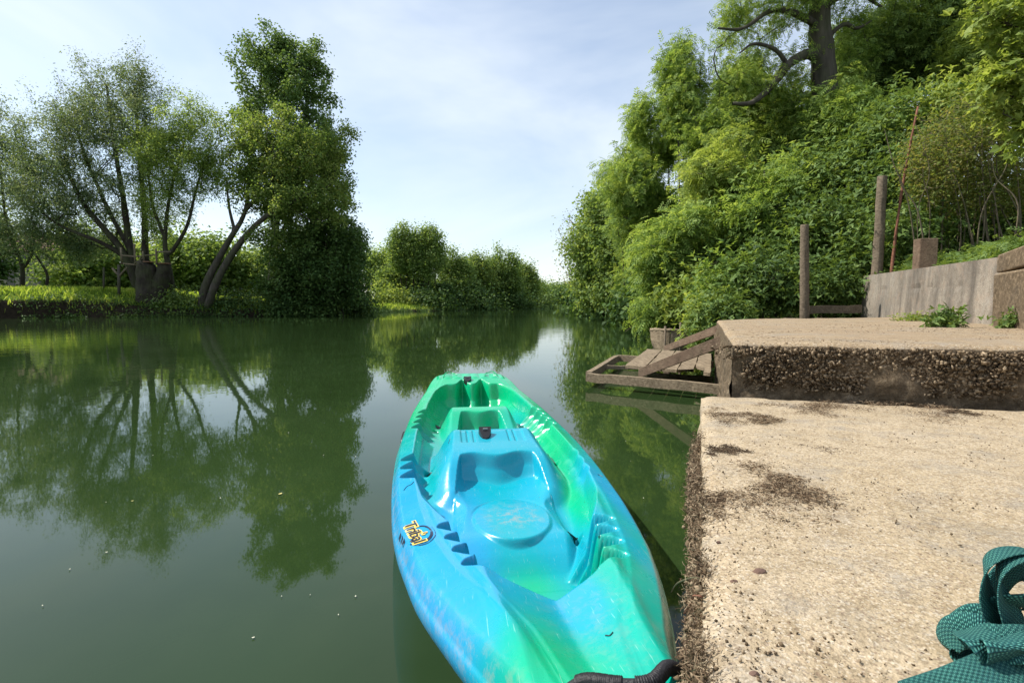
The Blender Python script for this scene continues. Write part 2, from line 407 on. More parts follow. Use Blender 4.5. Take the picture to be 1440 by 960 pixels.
def deckz(u, v):
    u = np.asarray(u, float); v = np.asarray(v, float)
    W = Wd(u); av = np.abs(v); sc_ = np.minimum(1, W/.2)
    g0 = zg(u)
    # outer band slopes to the gunwale, rolled edge
    cre = W-.105*sc_
    z = g0-.030*np.clip((av-cre)/(.105*sc_), 0, 1)-.004*ss(.02, 0, np.abs(av-cre))
    z = z-.045*np.clip((av-(W-.028*sc_))/(.028*sc_), 0, 1)**2
    # near deck: shoulders with a V shaped valley between them
    rdg = .118+.04*ss(.0, .4, u); vfade = ss(-.40, .12, u)*ss(.62, .45, u)
    val = np.clip(1-(np.sqrt(av**2+.018**2)-.018)/rdg, 0, 1)
    z = z-.050*vfade*val**1.2+.006*vfade*np.exp(-((av-rdg)/.02)**2)-.012*vfade*np.clip((av-rdg)/np.maximum(W-rdg, .02), 0, 1)
    # far deck: crest then falling away
    z = z+.020*ss(3.45, 3.78, u)*(1-ss(3.92, 4.2, u))-.27*ss(3.96, 4.75, u)
    z = z+.010*ss(3.74, 3.80, u)*ss(3.98, 3.92, u)*(np.abs(np.sin((av+.01)*PI/.085)))*ss(.30, .27, av)
    # tub
    hw = sm_interp(u, _hu, _hh, .04)
    teeth = np.zeros_like(u)
    for (a, b, n_, dep, rs) in ((.395, .815, 4, .050, 1.45), (1.34, 1.74, 3, .06, .2), (2.26, 2.80, 4, .05, 1.0)):
        q = (u-a)/(b-a)*n_; ins = (q > 0) & (q < n_)
        teeth = teeth+np.where(ins, scallop(q)*dep, 0)*np.where(v > 0, rs, 1.0)
    av_ = av
    uf = 3.60+.13*np.exp(-((av-.08)/.038)**2)-8*np.maximum(av-.2, 0)**1.7
    df = uf-u
    d = smin(hw+teeth-av, df, .02)
    dw = smin(hw+teeth*.75-av, df, .02)
    floor = sm_interp(u, [0, .3, .9, 1.3, 2.0, 2.8, 3.2, 3.8], [.14, .085, .070, .11, .13, .12, .12, .16], .1)
    floor = floor+.05*ss(.10, .40, av)*ss(.8, 1.2, u)
    floor = floor+.030*np.exp(-(v/.030)**2)*(ss(.36, .46, u)-ss(.62, .80, u))+.035*np.exp(-((av-.10)/.05)**2)*(ss(.30, .40, u)-ss(.48, .62, u))
    wk = .50+.2*ss(2.8, 3.1, u); k = wk*ss(-.004, .026, d)+(1-wk)*ss(.004, .095, dw)
    z = z*(1-k)+floor*k
    z0_ = z
    # front seat: mound with pan, pad and two lobed hollow
    top = sm_interp(u, [.76, .86, .93, 1.02, 1.28, 1.42, 1.55, 1.62, 1.80, 1.95, 2.02, 2.12], [.06, .085, .13, .160, .160, .215, .290, .308, .322, .345, .30, .10], .035)
    hwm = sm_interp(u, [.8, 1.0, 1.3, 1.45, 1.6, 2.1], [.15, .185, .205, .218, .205, .175], .05)
    flr = sm_interp(u, [.8, 1.2, 1.5, 2.1], [.08, .085, .16, .165], .05)
    sprof = 1-ss(0, 1, (av-hwm)/flr)
    mound = floor*.9+(top-floor*.9)*sprof
    mound = mound-.028*ss(.10, .0, np.abs(av-.225))*ss(1.02, 1.12, u)*ss(1.40, 1.30, u)
    uh = 1.604-.016*np.cos(2*PI*av/.23)-.5*ss(.165, .25, av)
    dh = np.minimum(uh-u, (.214-av)*1.3)
    bowl = .158+.035*ss(1.32, 1.66, u)**1.2+.030*(av/.2)**2*ss(1.05, 1.35, u)
    kh = .45*ss(-.004, .022, dh)+.55*ss(0, .075, dh); kh = kh*1.0
    kh = kh*ss(.95, 1.1, u)
    mound = mound*(1-kh)+np.minimum(bowl, mound+.02)*kh
    rd = 1-np.sqrt(((u-1.165)/.205)**2+((v-.012)/.152)**2)
    pad = .170+.0*rd
    kd = ss(-.03, .06, rd); mound = np.where(rd > -.03, np.maximum(mound, mound*(1-kd)+(pad)*kd), mound)
    mound = mound-.004*np.exp(-((rd+.015)/.03)**2)*ss(1.15, 1.3, u)
    in1 = (av < .36) & (u > .78) & (u < 2.2)
    z = np.where(in1, smax(z, mound, .018), z)
    # cross panel on top of the seat back
    pk = ss(0, .01, .165-av)*ss(0, .012, u-1.755)*ss(0, .012, 1.965-u)*in1
    z = z-.007*pk
    for q in (-.128, -.095, .085, .115): z = z-.010*np.exp(-((v-q)/.0035)**2)*ss(0, .01, u-1.77)*ss(0, .01, 1.95-u)
    # second seat
    top2 = sm_interp(u, [2.1, 2.2, 2.35, 2.55, 2.72, 2.84, 2.95, 3.15, 3.3], [.12, .155, .16, .22, .285, .290, .255, .17, .12], .04)
    hwm2 = sm_interp(u, [2.1, 2.5, 2.8, 3.2], [.18, .19, .18, .15], .05)
    m2 = floor*.9+(top2-floor*.9)*(1-ss(0, 1, (av-hwm2)/.11))
    uh2 = 2.715-.012*np.cos(2*PI*av/.18)-.5*ss(.12, .20, av)
    kh2 = ss(-.004, .035, np.minimum(uh2-u, (.182-av)*1.2))*ss(2.12, 2.2, u)
    b2 = .140+.025*ss(2.35, 2.72, u)
    m2 = m2*(1-kh2)+np.minimum(b2, m2+.02)*kh2
    in2 = (av < .34) & (u > 2.08) & (u < 3.35)
    z = np.where(in2, smax(z, m2, .016), z)
    for (hu, hv, hr) in ((1.79, .305, .026), (1.72, -.315, .026), (1.02, .235, .022), (1.02, -.235, .022), (2.72, .285, .024), (2.66, -.30, .022)):
        rr = np.hypot(u-hu, v-hv); z = z-.08*(1-ss(hr*.6, hr, rr))+.004*np.exp(-((rr-hr*1.25)/.008)**2)
    return z
nu, nv = 900, 221
us = np.concatenate([np.linspace(-.47, .28, 130)[:-1], np.linspace(.28, 3.9, 780), np.linspace(3.9, 5.0, 102)[1:]]); nu = len(us)
qs = np.linspace(-1, 1, nv)
# denser columns near the rims
W_u = Wd(us)
U = np.repeat(us[:, None], nv, 1); V_ = W_u[:, None]*qs[None, :]
Z = deckz(U, V_)
# hull flank and bottom
zrim = Z[:, [0]]; zrimR = Z[:, [-1]]
nh = 26; th = np.linspace(0, 1, nh+1)[1:]
rise = .22*np.clip(np.abs((us-2.1)/2.5), 0, 1)**4+.06*ss(.5, -.3, us)
def flank(zr):
    a = th[None, :]
    vv = (W_u[:, None]+.010*np.sin(PI*np.clip(a*2.4, 0, 1))*np.minimum(1, W_u[:, None]/.2))*(1-(.16+.68*ss(1.2, .1, us)[:, None])*ss(.10, .60, a))*(1-ss(.60, 1.0, a)**1.3)
    zz = zr+(-.115+rise[:, None]-zr)*(ss(0, .62, a)*.93+.07*ss(.5, 1, a))
    return vv, zz
vl, zl_ = flank(zrim); vr, zr_ = flank(zrimR)
Vfull = np.concatenate([-vl[:, ::-1], V_, vr], 1); Zfull = np.concatenate([zl_[:, ::-1], Z, zr_], 1)
ncol = Vfull.shape[1]; Ufull = np.repeat(us[:, None], ncol, 1)
P3 = np.stack([Vfull, Ufull, Zfull], -1)
m = M('kayak_plastic')
tint = m.attr('tint'); 
sc = m.noise(150, 3, .6, m.mp((1, .18, 1))); fn_ = m.noise(5, 4, .6)
scr = m.noise(55, 2, .5, m.mp((6, .25, 1), rot=(0, 0, .5)))
tt = m.math('ADD', tint, m.math('MULTIPLY_ADD', fn_, .10, -.05))
colr = m.ramp(tt, [(.0, (.0, .41, .16)), (.25, (.0, .38, .20)), (.45, (.0, .35, .29)), (.62, (.0, .32, .39)), (.8, (.008, .31, .50)), (1.0, (.018, .30, .57))])
colr = m.mix(m.ramp(scr, [(.68, 0.0), (.74, .30)]), colr, (.45, .68, .66))
scr2 = m.noise(70, 2, .5, m.mp((.22, 7, 1), rot=(0, 0, -.35)))
colr = m.mix(m.ramp(scr2, [(.71, 0.0), (.76, .35)]), colr, (.02, .20, .26))
colr = m.mix(m.ramp(m.voro(55), [(.02, .55), (.045, 0.0)]), colr, (.20, .19, .13))
dirt = m.attr('dirt')
colr = m.mix(m.math('MULTIPLY', dirt, m.ramp(m.noise(28, 5, .75), [(.47, 0.0), (.62, .75)])), colr, (.42, .30, .20))
big = m.noise(9, 5, .6)
MAT['kayak'] = m.fin(colr, m.ramp(big, [(.3, .17), (.7, .34)]), .5, m.bump(m.math('ADD', m.math('MULTIPLY', sc, .4), m.math('MULTIPLY', m.noise(14, 3), .8)), .25, .003))
hull = raw('hull', P3, grid_faces(nu, ncol), MAT['kayak'], kayak, smooth=True, local=True)
u_, v_ = Ufull.ravel(), Vfull.ravel()
def g2(cu, cv, su, sv): return np.exp(-((u_-cu)/su)**2-((v_-cv)/sv)**2)
tn = .60-.55*ss(1.9, 3.2, u_)                # far end green
tn = tn+.46*ss(1.9, .9, u_)*ss(-.02, -.24, v_)  # near left blue
tn = tn+.06*g2(1.25, 0, .45, .2)               # seat
tn = tn-.24*ss(1.0, .3, u_)*ss(.0, .16, v_)    # near right teal
tn = tn-.45*g2(-.05, -.12, .24, .16)
tn = tn+.35*g2(3.0, .27, .35, .09)+.28*g2(1.15, .38, .5, .05)+.30*g2(.28, .03, .2, .06)+.2*g2(.45, .27, .3, .04)
tn = tn-.60*g2(2.05, .36, .5, .08)-.52*g2(1.35, .30, .45, .045)-.35*g2(.80, .03, .09, .10)-.25*g2(.55, .12, .15, .08)
tn = tn-.22*g2(2.5, -.44, .6, .06)-.2*g2(1.45, -.30, .35, .05)
P_ = np.stack([u_*2.1, v_*4, 0*u_], 1)
tn = tn+.08*fbm(P_, 1.0, 3)
hull.data.attributes.new('tint', 'FLOAT', 'POINT').data.foreach_set('value', np.clip(tn, 0, 1).astype(np.float32))
dr = .65*g2(1.17, .02, .10, .10)+.9*g2(.50, .09, .05, .06)+.15*g2(.15, .05, .25, .1)+.02+.35*np.exp(-((np.abs(v_)-Wd(u_))/.02)**2)
hull.data.attributes.new('dirt', 'FLOAT', 'POINT').data.foreach_set('value', np.clip(dr, 0, 1).astype(np.float32))

def on_deck(pts, lift=.002):
    """points (x,y,h) in the kayak frame laid on the deck, h above it"""
    p = np.asarray(pts, float).copy(); p[:, 2] += deckz(p[:, 1], p[:, 0])+lift; return p
# drain plugs: black shield shaped fittings with a screw
def plug(u0, v0, s, sl=.55):
    r_ = [(-.040, .042), (.040, .042), (.034, .0), (.020, -.036), (0, -.048), (-.020, -.036), (-.034, .0)]
    z0 = float(deckz(np.array([u0]), np.array([v0]))[0])
    z0 += .022*s*sl; lo = [(v0+a*s, u0+b*s*1.1, z0-.03+b*s*sl*.4) for a, b in r_]; hi = [(v0+a*s*.92, u0+b*s, z0+.012+b*s*sl) for a, b in r_]
    n = len(r_)
    mb = MB(); mb.add(lo+hi, [tuple(range(n, 2*n))[::-1]]+[(i, n+i, n+(i+1) % n, (i+1) % n) for i in range(n)])
    p = mb.build('drain_plug', MAT['black'], kayak, local=True)
    mb = MB(); tube(mb, [(v0, u0-.014*s, z0+.0-.003), (v0, u0-.018*s, z0+.003)], .010*s, 12)
    mb.build('screw', MAT['metal'], p, local=True)
    mb = MB(); box(mb, v0-.014*s, v0+.014*s, u0+.012*s, u0+.017*s, z0+.022, z0+.029); mb.build('slot', MAT['metal'], p, local=True)
    return p
plug(1.85, -.035, .85); plug(3.69, -.035, .9, .35)
# black discs painting in the dark of the drain holes in the leg wells
for (hu, hv, hr) in ((1.78, .295, .021), (1.72, -.315, .021), (1.05, .225, .020), (2.74, .28, .018), (2.80, -.28, .018)):
    aa = np.linspace(0, 2*PI, 20, endpoint=False); ring_ = np.stack([hv+hr*np.cos(aa), hu+hr*1.15*np.sin(aa), 0*aa], 1)
    z_ = deckz(ring_[:, 1], ring_[:, 0]); up_ = ring_.copy(); up_[:, 2] = z_+.003; inn_ = ring_.copy(); inn_[:, :2] = np.array([hv, hu])+(ring_[:, :2]-np.array([hv, hu]))*.8; inn_[:, 2] = z_+.0015
    raw('scupper_shade', np.vstack([up_, inn_]), [(i, (i+1) % 20, 20+(i+1) % 20, 20+i) for i in range(20)]+[tuple(range(20, 40))], MAT['black'], kayak, local=True)
# side fitting: black oval handle on the left flank
wl = float(Wd(np.array([2.32]))[0])
mb = MB()
a = np.linspace(0, 2*PI, 24, endpoint=False)
P_ = np.stack([-wl-.006+.012*np.cos(a)*0, 2.32+.11*np.cos(a), .205+.024*np.sin(a)], 1)
tube(mb, np.vstack([P_, P_[:1]])+[.012, 0, 0], .011, 8, cap=False)
box(mb, -wl-.002, -wl+.03, 2.25, 2.39, .190, .215)
mb.build('side_handle', MAT['black'], kayak, smooth=False, local=True)
# paddle cords: short black lines lying on the deck
for pts in ([(-.405, 1.22), (-.395, 1.255), (-.38, 1.262), (-.37, 1.285)], [(.395, 1.30), (.402, 1.30), (.412, 1.285)], [(.05, .085), (.056, .078), (.064, .083)], [(-.225, 1.80), (-.215, 1.84)]):
    c = cr([(x, y, 0) for x, y in pts], 6); mb = MB(); tube(mb, on_deck(c, .001), .0013, 5)
    mb.build('gouge', MAT['black'], kayak, local=True)
# carry handle at the near end: ribbed grip and a bent end
hp = [gp(790, 974, .375), gp(822, 957, .405), gp(870, 961, .42), gp(915, 959, .425), gp(940, 938, .42), gp(962, 952, .385), gp(968, 968, .34)]
inv = Matrix.Rotation(-K_ROT, 3, 'Z')
hp = [np.array(inv @ Vector(p-np.array(kayak.location))) for p in hp]
strap_ = MB(); c = cr(hp, 8)
tube(strap_, c, .0085, 10)
h_ = strap_.build('carry_handle', MAT['rubber'], kayak, smooth=True, local=True)
def grip(i0, i1, r):
    mb = MB(); seg = c[i0:i1]; s_ = np.linspace(0, len(seg)-1, 90); P_ = np.stack([np.interp(s_, range(len(seg)), seg[:, k]) for k in range(3)], 1)
    R_ = r+.0009*np.sin(np.arange(90)*1.9); tube(mb, P_, R_, 14)
    mb.build('grip', MAT['rubber'], h_, smooth=True, local=True)
grip(6, 18, .0115); grip(20, 38, .0115)
# toggle straps on the far crest
for x in (-.24, .12):
    c2 = cr([(x, 3.80, 0), (x+.02, 3.88, .012), (x+.07, 3.92, .014), (x+.12, 3.86, .0)], 6)
    mb = MB(); tube(mb, on_deck(c2, .004), .004, 6); mb.build('deck_loop', MAT['kayak'], kayak, local=True)

# word mark and ring on the left deck
def flat_mat(name, col, rough=.35):
    mm = M(name); return mm.fin(mm.mix(mm.ramp(mm.noise(60, 4), [(.55, 0.0), (.68, .6)]), col, (.05, .35, .6)), rough, .5)
MAT['yellow'] = flat_mat('yellow_print', (.78, .55, .12)); MAT['ink'] = flat_mat('dark_ink', (.012, .02, .05))
def to_deck(pos, e1, e2, xy, lift):
    """2-D art (x along e1, y along e2) laid on the deck around pos"""
    xy = np.asarray(xy, float); q = np.array(pos)[None, :]+xy[:, :1]*np.array(e1)[None, :]+xy[:, 1:2]*np.array(e2)[None, :]
    return on_deck(np.column_stack([q, np.zeros(len(q))]), lift)
def text_mesh(body, size, offset=0.0, shear=.0):
    cu = bpy.data.curves.new('word', 'FONT'); cu.body = body; cu.size = size; cu.offset = offset; cu.shear = shear; cu.align_x = 'CENTER'; cu.align_y = 'CENTER'; cu.resolution_u = 3
    cu.space_character = .92
    o = bpy.data.objects.new('word', cu); C.objects.link(o); bpy.context.view_layer.update()
    me = bpy.data.meshes.new_from_object(o.evaluated_get(bpy.context.evaluated_depsgraph_get()))
    bpy.data.objects.remove(o)
    bm = bmesh.new(); bm.from_mesh(me); bmesh.ops.triangulate(bm, faces=bm.faces[:])
    for _ in range(3):
        lg = [e for e in bm.edges if e.calc_length() > .012]
        if lg: bmesh.ops.subdivide_edges(bm, edges=lg, cuts=1); bmesh.ops.triangulate(bm, faces=bm.faces[:])
    bm.verts.index_update()
    V = np.array([v.co[:2] for v in bm.verts]); Fc = [tuple(v.index for v in f.verts) for f in bm.faces]; bm.free(); return V, Fc
# reading direction runs towards the viewer and to the right in the photograph
def kl(px, py, z):
    q = inv @ Vector(gp(px, py, z)-np.array(kayak.location)); return np.array([q.x, q.y])
import bmesh
l0, l1 = kl(574, 742, .27), kl(590, 780, .27)
e1 = (l1-l0)/np.linalg.norm(l1-l0); wlen = np.linalg.norm(l1-l0); e2 = np.array([-e1[1], e1[0]])
lc = (l0+l1)/2
logo = None
V2, F2 = text_mesh('Tribal', .050, .0042, .15); sx = wlen*1.05/np.ptp(V2[:, 0]); V2[:, 0] *= sx
logo = raw('logo', to_deck(lc, e1, e2, V2, .0022), F2, MAT['yellow'], kayak, local=True)
V2, F2 = text_mesh('Tribal', .050, .0001, .15); V2[:, 0] *= sx
raw('letters', to_deck(lc, e1, e2, V2, .0042), F2, MAT['ink'], logo, local=True)
_rc = kl(591, 765, .27)-lc; rcx, rcy = float(_rc@e1), float(_rc@e2)
def ringpart(name, cx, cy, r0, r1, a0, a1, mat, lift, sxx=1.0, syy=1.0):
    a = np.linspace(a0, a1, 40); wv = np.sin(np.linspace(.25, 1, 40)*PI*.5)
    inn = np.stack([cx+np.cos(a)*r0*sxx, cy+np.sin(a)*r0*syy], 1); out = np.stack([cx+np.cos(a)*(r0+(r1-r0)*wv)*sxx, cy+np.sin(a)*(r0+(r1-r0)*wv)*syy], 1)
    Vv = np.vstack([inn, out]); Ff = [(i, i+1, 41+i, 40+i) for i in range(39)]
    raw(name, to_deck(lc, e1, e2, Vv, lift), Ff, mat, logo, local=True)
ringpart('ring', rcx, rcy, .030, .040, 2.9, -1.3, MAT['ink'], .0018, 2.1, .95)
ringpart('ring', rcx, rcy, .044, .0465, 1.9, -1.1, MAT['ink'], .0018, 2.1, .95)
ringpart('sun_mark', rcx+.012, rcy+.012, .0015, .013, 0, 2*PI, MAT['yellow'], .0026)
ringpart('sun_mark', rcx+.012, rcy+.012, .004, .006, 0, 2*PI, MAT['ink'], .0034)
for a_, b_ in ((-.085, -.055), (-.045, -.02), (-.01, .022)):
    Vv = [(a_, -.034), (b_, -.036), (b_, -.029), (a_, -.027)]
    raw('shadow_mark', to_deck(lc, e1, e2, Vv, .0018), [(0, 1, 2, 3)], MAT['ink'], logo, local=True)
# ------------------------------------------------------------------ concrete platform, block, wall
SLZ = .48; BLZ = .78
def slab_mesh(name, P, z0, z1, mat, label, cat, edge_rough=.012, res=.03, chip=.02, side_rough=.02):
    """P: four ground corners counter-clockwise from near-left; top grid plus four sides, worn edges"""
    P = [np.array(p[:2], float) for p in P]
    nx = max(4, int(np.linalg.norm(P[1]-P[0])/res)); ny = max(4, int(np.linalg.norm(P[3]-P[0])/res))
    nx = min(nx, 260); ny = min(ny, 420)
    a = np.linspace(0, 1, nx+1)[None, :, None]; b = np.linspace(0, 1, ny+1)[:, None, None]
    G = (P[0]*(1-a)+P[1]*a)*(1-b)+(P[3]*(1-a)+P[2]*a)*b
    X, Y = G[..., 0], G[..., 1]
    Q = np.stack([X.ravel(), Y.ravel(), 0*X.ravel()], 1)
    zz = z1+.004*fbm(Q, 3, 4).reshape(X.shape)+.008*fbm(Q, .8, 2).reshape(X.shape)
    lw = np.linalg.norm(P[1]-P[0]); lh = np.linalg.norm(P[3]-P[0])
    de = np.minimum(np.minimum(a[..., 0]*lw, (1-a[..., 0])*lw), np.minimum(b[..., 0]*lh, (1-b[..., 0])*lh))
    zz = zz-chip*(1-ss(0, .035, de+.012*fbm(Q, 9, 3).reshape(X.shape)))
    V = [np.stack([X, Y, zz], -1).reshape(-1, 3)]
    Fc = [tuple(f) for f in grid_faces(ny+1, nx+1)]
    base = (nx+1)*(ny+1)
    # sides
    def side(idx, outward):
        nonlocal base
        T_ = V[0][idx]; nz_ = max(6, int((z1-z0)/.02)); k = len(idx)
        rows = []
        for j in range(1, nz_+1):
            f = j/nz_; p = T_.copy(); p[:, 2] = T_[:, 2]*(1-f)+z0*f
            nn = fbm(p, 7, 4)*side_rough*ss(0, .1, np.array(f))*1.5
            p[:, :2] += np.array(outward)[None, :]*nn[:, None]; rows.append(p)
        V.append(np.vstack(rows))
        prev = list(idx)
        for j in range(nz_):
            cur = [base+j*k+i for i in range(k)]
            for i in range(k-1): Fc.append((prev[i], prev[i+1], cur[i+1], cur[i]))
            prev = cur
        base += nz_*k
    W1 = nx+1
    n = lambda p, q: np.array([(q-p)[1], -(q-p)[0]])/np.linalg.norm(q-p)
    side(np.arange(nx, -1, -1), n(P[0], P[1])); side(np.arange(0, ny+1)*W1, n(P[3], P[0]))
    side(np.arange(ny, -1, -1)*W1+nx, n(P[1], P[2])); side(ny*W1+np.arange(0, nx+1), n(P[2], P[3]))
    o = raw(name, np.vstack(V), Fc, mat, smooth=True)
    return tag(o, label, cat)
s1 = gp(986, 558, SLZ); s0 = gp(990, 960, SLZ); ed = (s1-s0)[:2]; ed /= np.linalg.norm(ed)
en = np.array([ed[1], -ed[0]])          # across the quay, inland
s00 = s0[:2]-ed*2.2
s1e = s1[:2]+ed*.10
slab = slab_mesh('concrete_platform', [s00, s00+en*5.5, s1e+en*5.5, s1e], -1.1, SLZ, MAT['slab'],
                 'low sunlit pale concrete platform scattered with dry moss, beside the kayak', 'platform', chip=.022)
# upper block
b0 = gp(1031, 480, BLZ)[:2]; b3 = gp(1008, 449.5, BLZ)[:2]; bd = b3-b0; bd /= np.linalg.norm(bd)
b1 = gp(1440, 489, BLZ)[:2]; bx = b1-b0; bx /= np.linalg.norm(bx); b1 = b0+bx*7.5; bb = gp(1210, 443, BLZ)[:2]; bbd = bb-b3; bbd /= np.linalg.norm(bbd); b2 = b3+bbd*(np.linalg.norm(bb-b3)+1.2)
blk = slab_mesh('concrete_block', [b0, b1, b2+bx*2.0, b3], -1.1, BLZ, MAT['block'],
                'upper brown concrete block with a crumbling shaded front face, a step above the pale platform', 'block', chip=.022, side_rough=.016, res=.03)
# crumbly lumps on the front face of the block: part of the block
def lumps(name, n, sampler, smin_, smax_, mat, parent=None, label=None, cat=None, kind=None, strands=0.0):
    """n small irregular clods"""
    base = np.array([(1, 0, 0), (-1, 0, 0), (0, 1, 0), (0, -1, 0), (0, 0, 1), (0, 0, -1)], float)
    F0 = np.array([(0, 2, 4), (2, 1, 4), (1, 3, 4), (3, 0, 4), (2, 0, 5), (1, 2, 5), (3, 1, 5), (0, 3, 5)])
    Pn = sampler(n); s_ = smin_+(smax_-smin_)*rng.random(n)**2.2
    J = base[None]*rng.uniform(.5, 1.3, (n, 6, 1))*s_[:, None, None]*rng.uniform(.5, 1.5, (n, 1, 3))
    R_ = np.linalg.qr(rng.normal(size=(n, 3, 3)))[0]
    V = (np.einsum('nij,nkj->nki', R_, J)+Pn[:, None, :]).reshape(-1, 3)
    Fc = (F0[None]+(np.arange(n)*6)[:, None, None]).reshape(-1, 3)
    o = raw(name, V, Fc, mat, parent)
    if label: tag(o, label, cat)
    if kind: o['kind'] = kind
    return o
def front(n):
    a = rng.uniform(.05, 3.2, n); z = BLZ-.02-(BLZ-SLZ)*rng.beta(1.3, 1.6, n)*.85
    nn = np.array([bx[1], -bx[0]])
    # cluster
    keep = fbm(np.stack([a, 0*a, z], 1), 5, 2)
    a = np.where(keep < -.15, a+rng.uniform(-.2, .2, n), a)
    p = b0[None]+bx[None]*a[:, None]+nn[None]*(rng.uniform(-.01, .034, n)*ss(-.25, .35, fbm(np.stack([a, 0*a, z], 1), 4.5, 3)+.35*(z > BLZ-.12)-.5*(z < SLZ+.10)))[:, None]
    return np.column_stack([p, z])
MAT['crumb'] = mossmat('crumbling_crust', (.06, .042, .026), (.16, .115, .07), (.36, .275, .18))
lumps('crust', 20000, front, .003, .0145, MAT['crumb'], blk)
def corner(n):
    a = rng.uniform(.03, .09, n); z = rng.uniform(SLZ, BLZ-.04, n); nn = np.array([bx[1], -bx[0]])
    return np.column_stack([b0[None]+bx[None]*a[:, None]+nn[None]*rng.uniform(-.004, .012, n)[:, None], z])
# the wall on the block
wt = [gp(1210, 442.5, BLZ), gp(1440, 462, BLZ)]
wall_thing = thing('retaining_wall', 'stained grey concrete retaining wall with a vertical crack, standing on the upper block', 'wall', (wt[0][0], wt[0][1], BLZ))
A = wt[0][:2]; Bq = A-(wd)*7.3
nA = int(7.3/.06); hz = 14
rows = []
ztopA = dp(1213, 388, A[1])[2]; 
at1 = gp(1412, 459, BLZ)[:2]; ztop1 = dp(1413, 360, at1[1])[2]
def wtop(s_):
    L1 = np.linalg.norm(at1-A); return ztopA+(ztop1-ztopA)*s_/L1
S_, H_ = np.meshgrid(np.linspace(0, 7.3, nA+1), np.linspace(0, 1, hz+1))
zt = wtop(S_); Zw = BLZ-.25+(zt-BLZ+.25)*H_
X_ = A[0]-wd[0]*S_; Y_ = A[1]-wd[1]*S_
PP = np.stack([X_, Y_, Zw], -1).reshape(-1, 3)
bumpy = (.006*fbm(PP, 4, 4)-.018*np.exp(-((PP[:, 2]-(BLZ+.43))/.035)**2)*ss(-.1, .4, fbm(PP, 2.6, 3))).reshape(S_.shape)
bumpy = bumpy-.05*(1-ss(0, .02, np.abs(S_-1.9)))*(H_ < .80)
X_ = X_-wn[0]*bumpy+wn[0]*.03*H_; Y_ = Y_-wn[1]*bumpy+wn[1]*.03*H_
fr = np.stack([X_, Y_, Zw], -1)
bk = fr[-1:]+np.array([wn[0]*.32, wn[1]*.32, -.01]); bk2 = bk.copy(); bk2[..., 2] = BLZ-.3
allr = np.concatenate([fr, bk, bk2], 0)
nr, ncw = allr.shape[:2]
V = allr.reshape(-1, 3); Fw = [tuple(f) for f in grid_faces(nr, ncw)]
Fw.append(tuple(i*ncw for i in range(nr))[::-1]); Fw.append(tuple(i*ncw+ncw-1 for i in range(nr)))
raw('wall_face', V, Fw, MAT['wall'], wall_thing)
# coping stub: broken dark end at the right
q = at1; 
def wp(s_, off, z): return np.array([A[0]-wd[0]*s_+wn[0]*off, A[1]-wd[1]*s_+wn[1]*off, z])
sL = np.linalg.norm(at1-A)
mb = MB(); lo_ = [wp(sL+.02, -.05, ztop1-.16), wp(sL+.95, -.05, ztop1-.10), wp(sL+.95, .1, ztop1-.10), wp(sL+.02, .1, ztop1-.16)]
hi_ = [wp(sL, -.04, ztop1+.012), wp(sL+.95, -.04, ztop1+.10), wp(sL+.95, .3, ztop1+.10), wp(sL, .3, ztop1+.012)]
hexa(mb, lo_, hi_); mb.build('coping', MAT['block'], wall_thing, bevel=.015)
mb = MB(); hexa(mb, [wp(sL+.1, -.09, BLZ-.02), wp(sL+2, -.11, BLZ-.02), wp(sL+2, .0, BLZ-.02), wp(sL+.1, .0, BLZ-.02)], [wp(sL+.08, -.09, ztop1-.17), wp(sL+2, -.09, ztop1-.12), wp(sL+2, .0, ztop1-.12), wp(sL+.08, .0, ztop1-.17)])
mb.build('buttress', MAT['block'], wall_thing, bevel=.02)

# ------------------------------------------------------------------ posts
def round_post(px, ytop, ybase_z, Y, wpx, label, name='wooden_post', lean=(0, 0)):
    top = dp(px, ytop, Y); base = np.array([top[0]+lean[0], Y+lean[1], ybase_z]); r = wpx/2*Y/F
    mb = MB(); k = 14; tt = np.linspace(0, 1, k)[:, None]; P_ = base*(1-tt)+top*tt+rng.normal(0, .006, (k, 3))*np.sin(tt*PI)
    tube(mb, P_, np.linspace(r*1.08, r*.95, k), 14, wob=.03)
    return tag(mb.build(name, MAT['post'], smooth=True, bevel=.006), label, 'post')
round_post(1131.5, 316, .70, 9.7, 11.5, 'weathered round wooden post at the back of the block, left of the wall', lean=(.06, 0))
round_post(1241, 248, 1.1, 10.4, 13, 'tallest weathered round wooden post, behind the left end of the wall', lean=(-.03, 0))
# short square post with split top on the wall
pc = dp(1301, 376, 8.2); mb = MB(); hw_ = .105
topz = dp(1301, 335, 8.2)[2]
hexa(mb, [(pc[0]-hw_, 8.2, 1.2), (pc[0]+hw_, 8.1, 1.2), (pc[0]+hw_+.05, 8.3, 1.2), (pc[0]-hw_+.05, 8.4, 1.2)], [(pc[0]-hw_+.01, 8.2, topz), (pc[0]+hw_, 8.1, topz-.01), (pc[0]+hw_+.05, 8.3, topz+.01), (pc[0]-hw_+.05, 8.4, topz)])
tag(mb.build('square_post', MAT['redwood'], bevel=.012), 'short thick square post standing up behind the concrete wall', 'post')
# rusty leaning pole
mb = MB(); p0 = dp(1253, 388, 10.2); p1 = dp(1291, 150, 10.4); tt = np.linspace(0, 1, 16)[:, None]
P_ = p0*(1-tt)+p1*tt; P_[:, 0] -= .10*np.sin(tt[:, 0]*PI)*.5; P_[0, 2] -= .2
tube(mb, P_, np.linspace(.030, .016, 16), 8, wob=.12)
pole = tag(mb.build('leaning_pole', MAT['rust'], smooth=True), 'thin rusty red pole leaning right beside the tall wooden post', 'pole')
# timber board at the back
mb = MB(); beam(mb, dp(1138, 435.5, 9.9), dp(1212, 434.5, 9.75), .05, .14, seg=8, wob=.004)
tag(mb.build('timber_board', MAT['post']), 'low dark timber board on edge behind the block, right of the post', 'board')

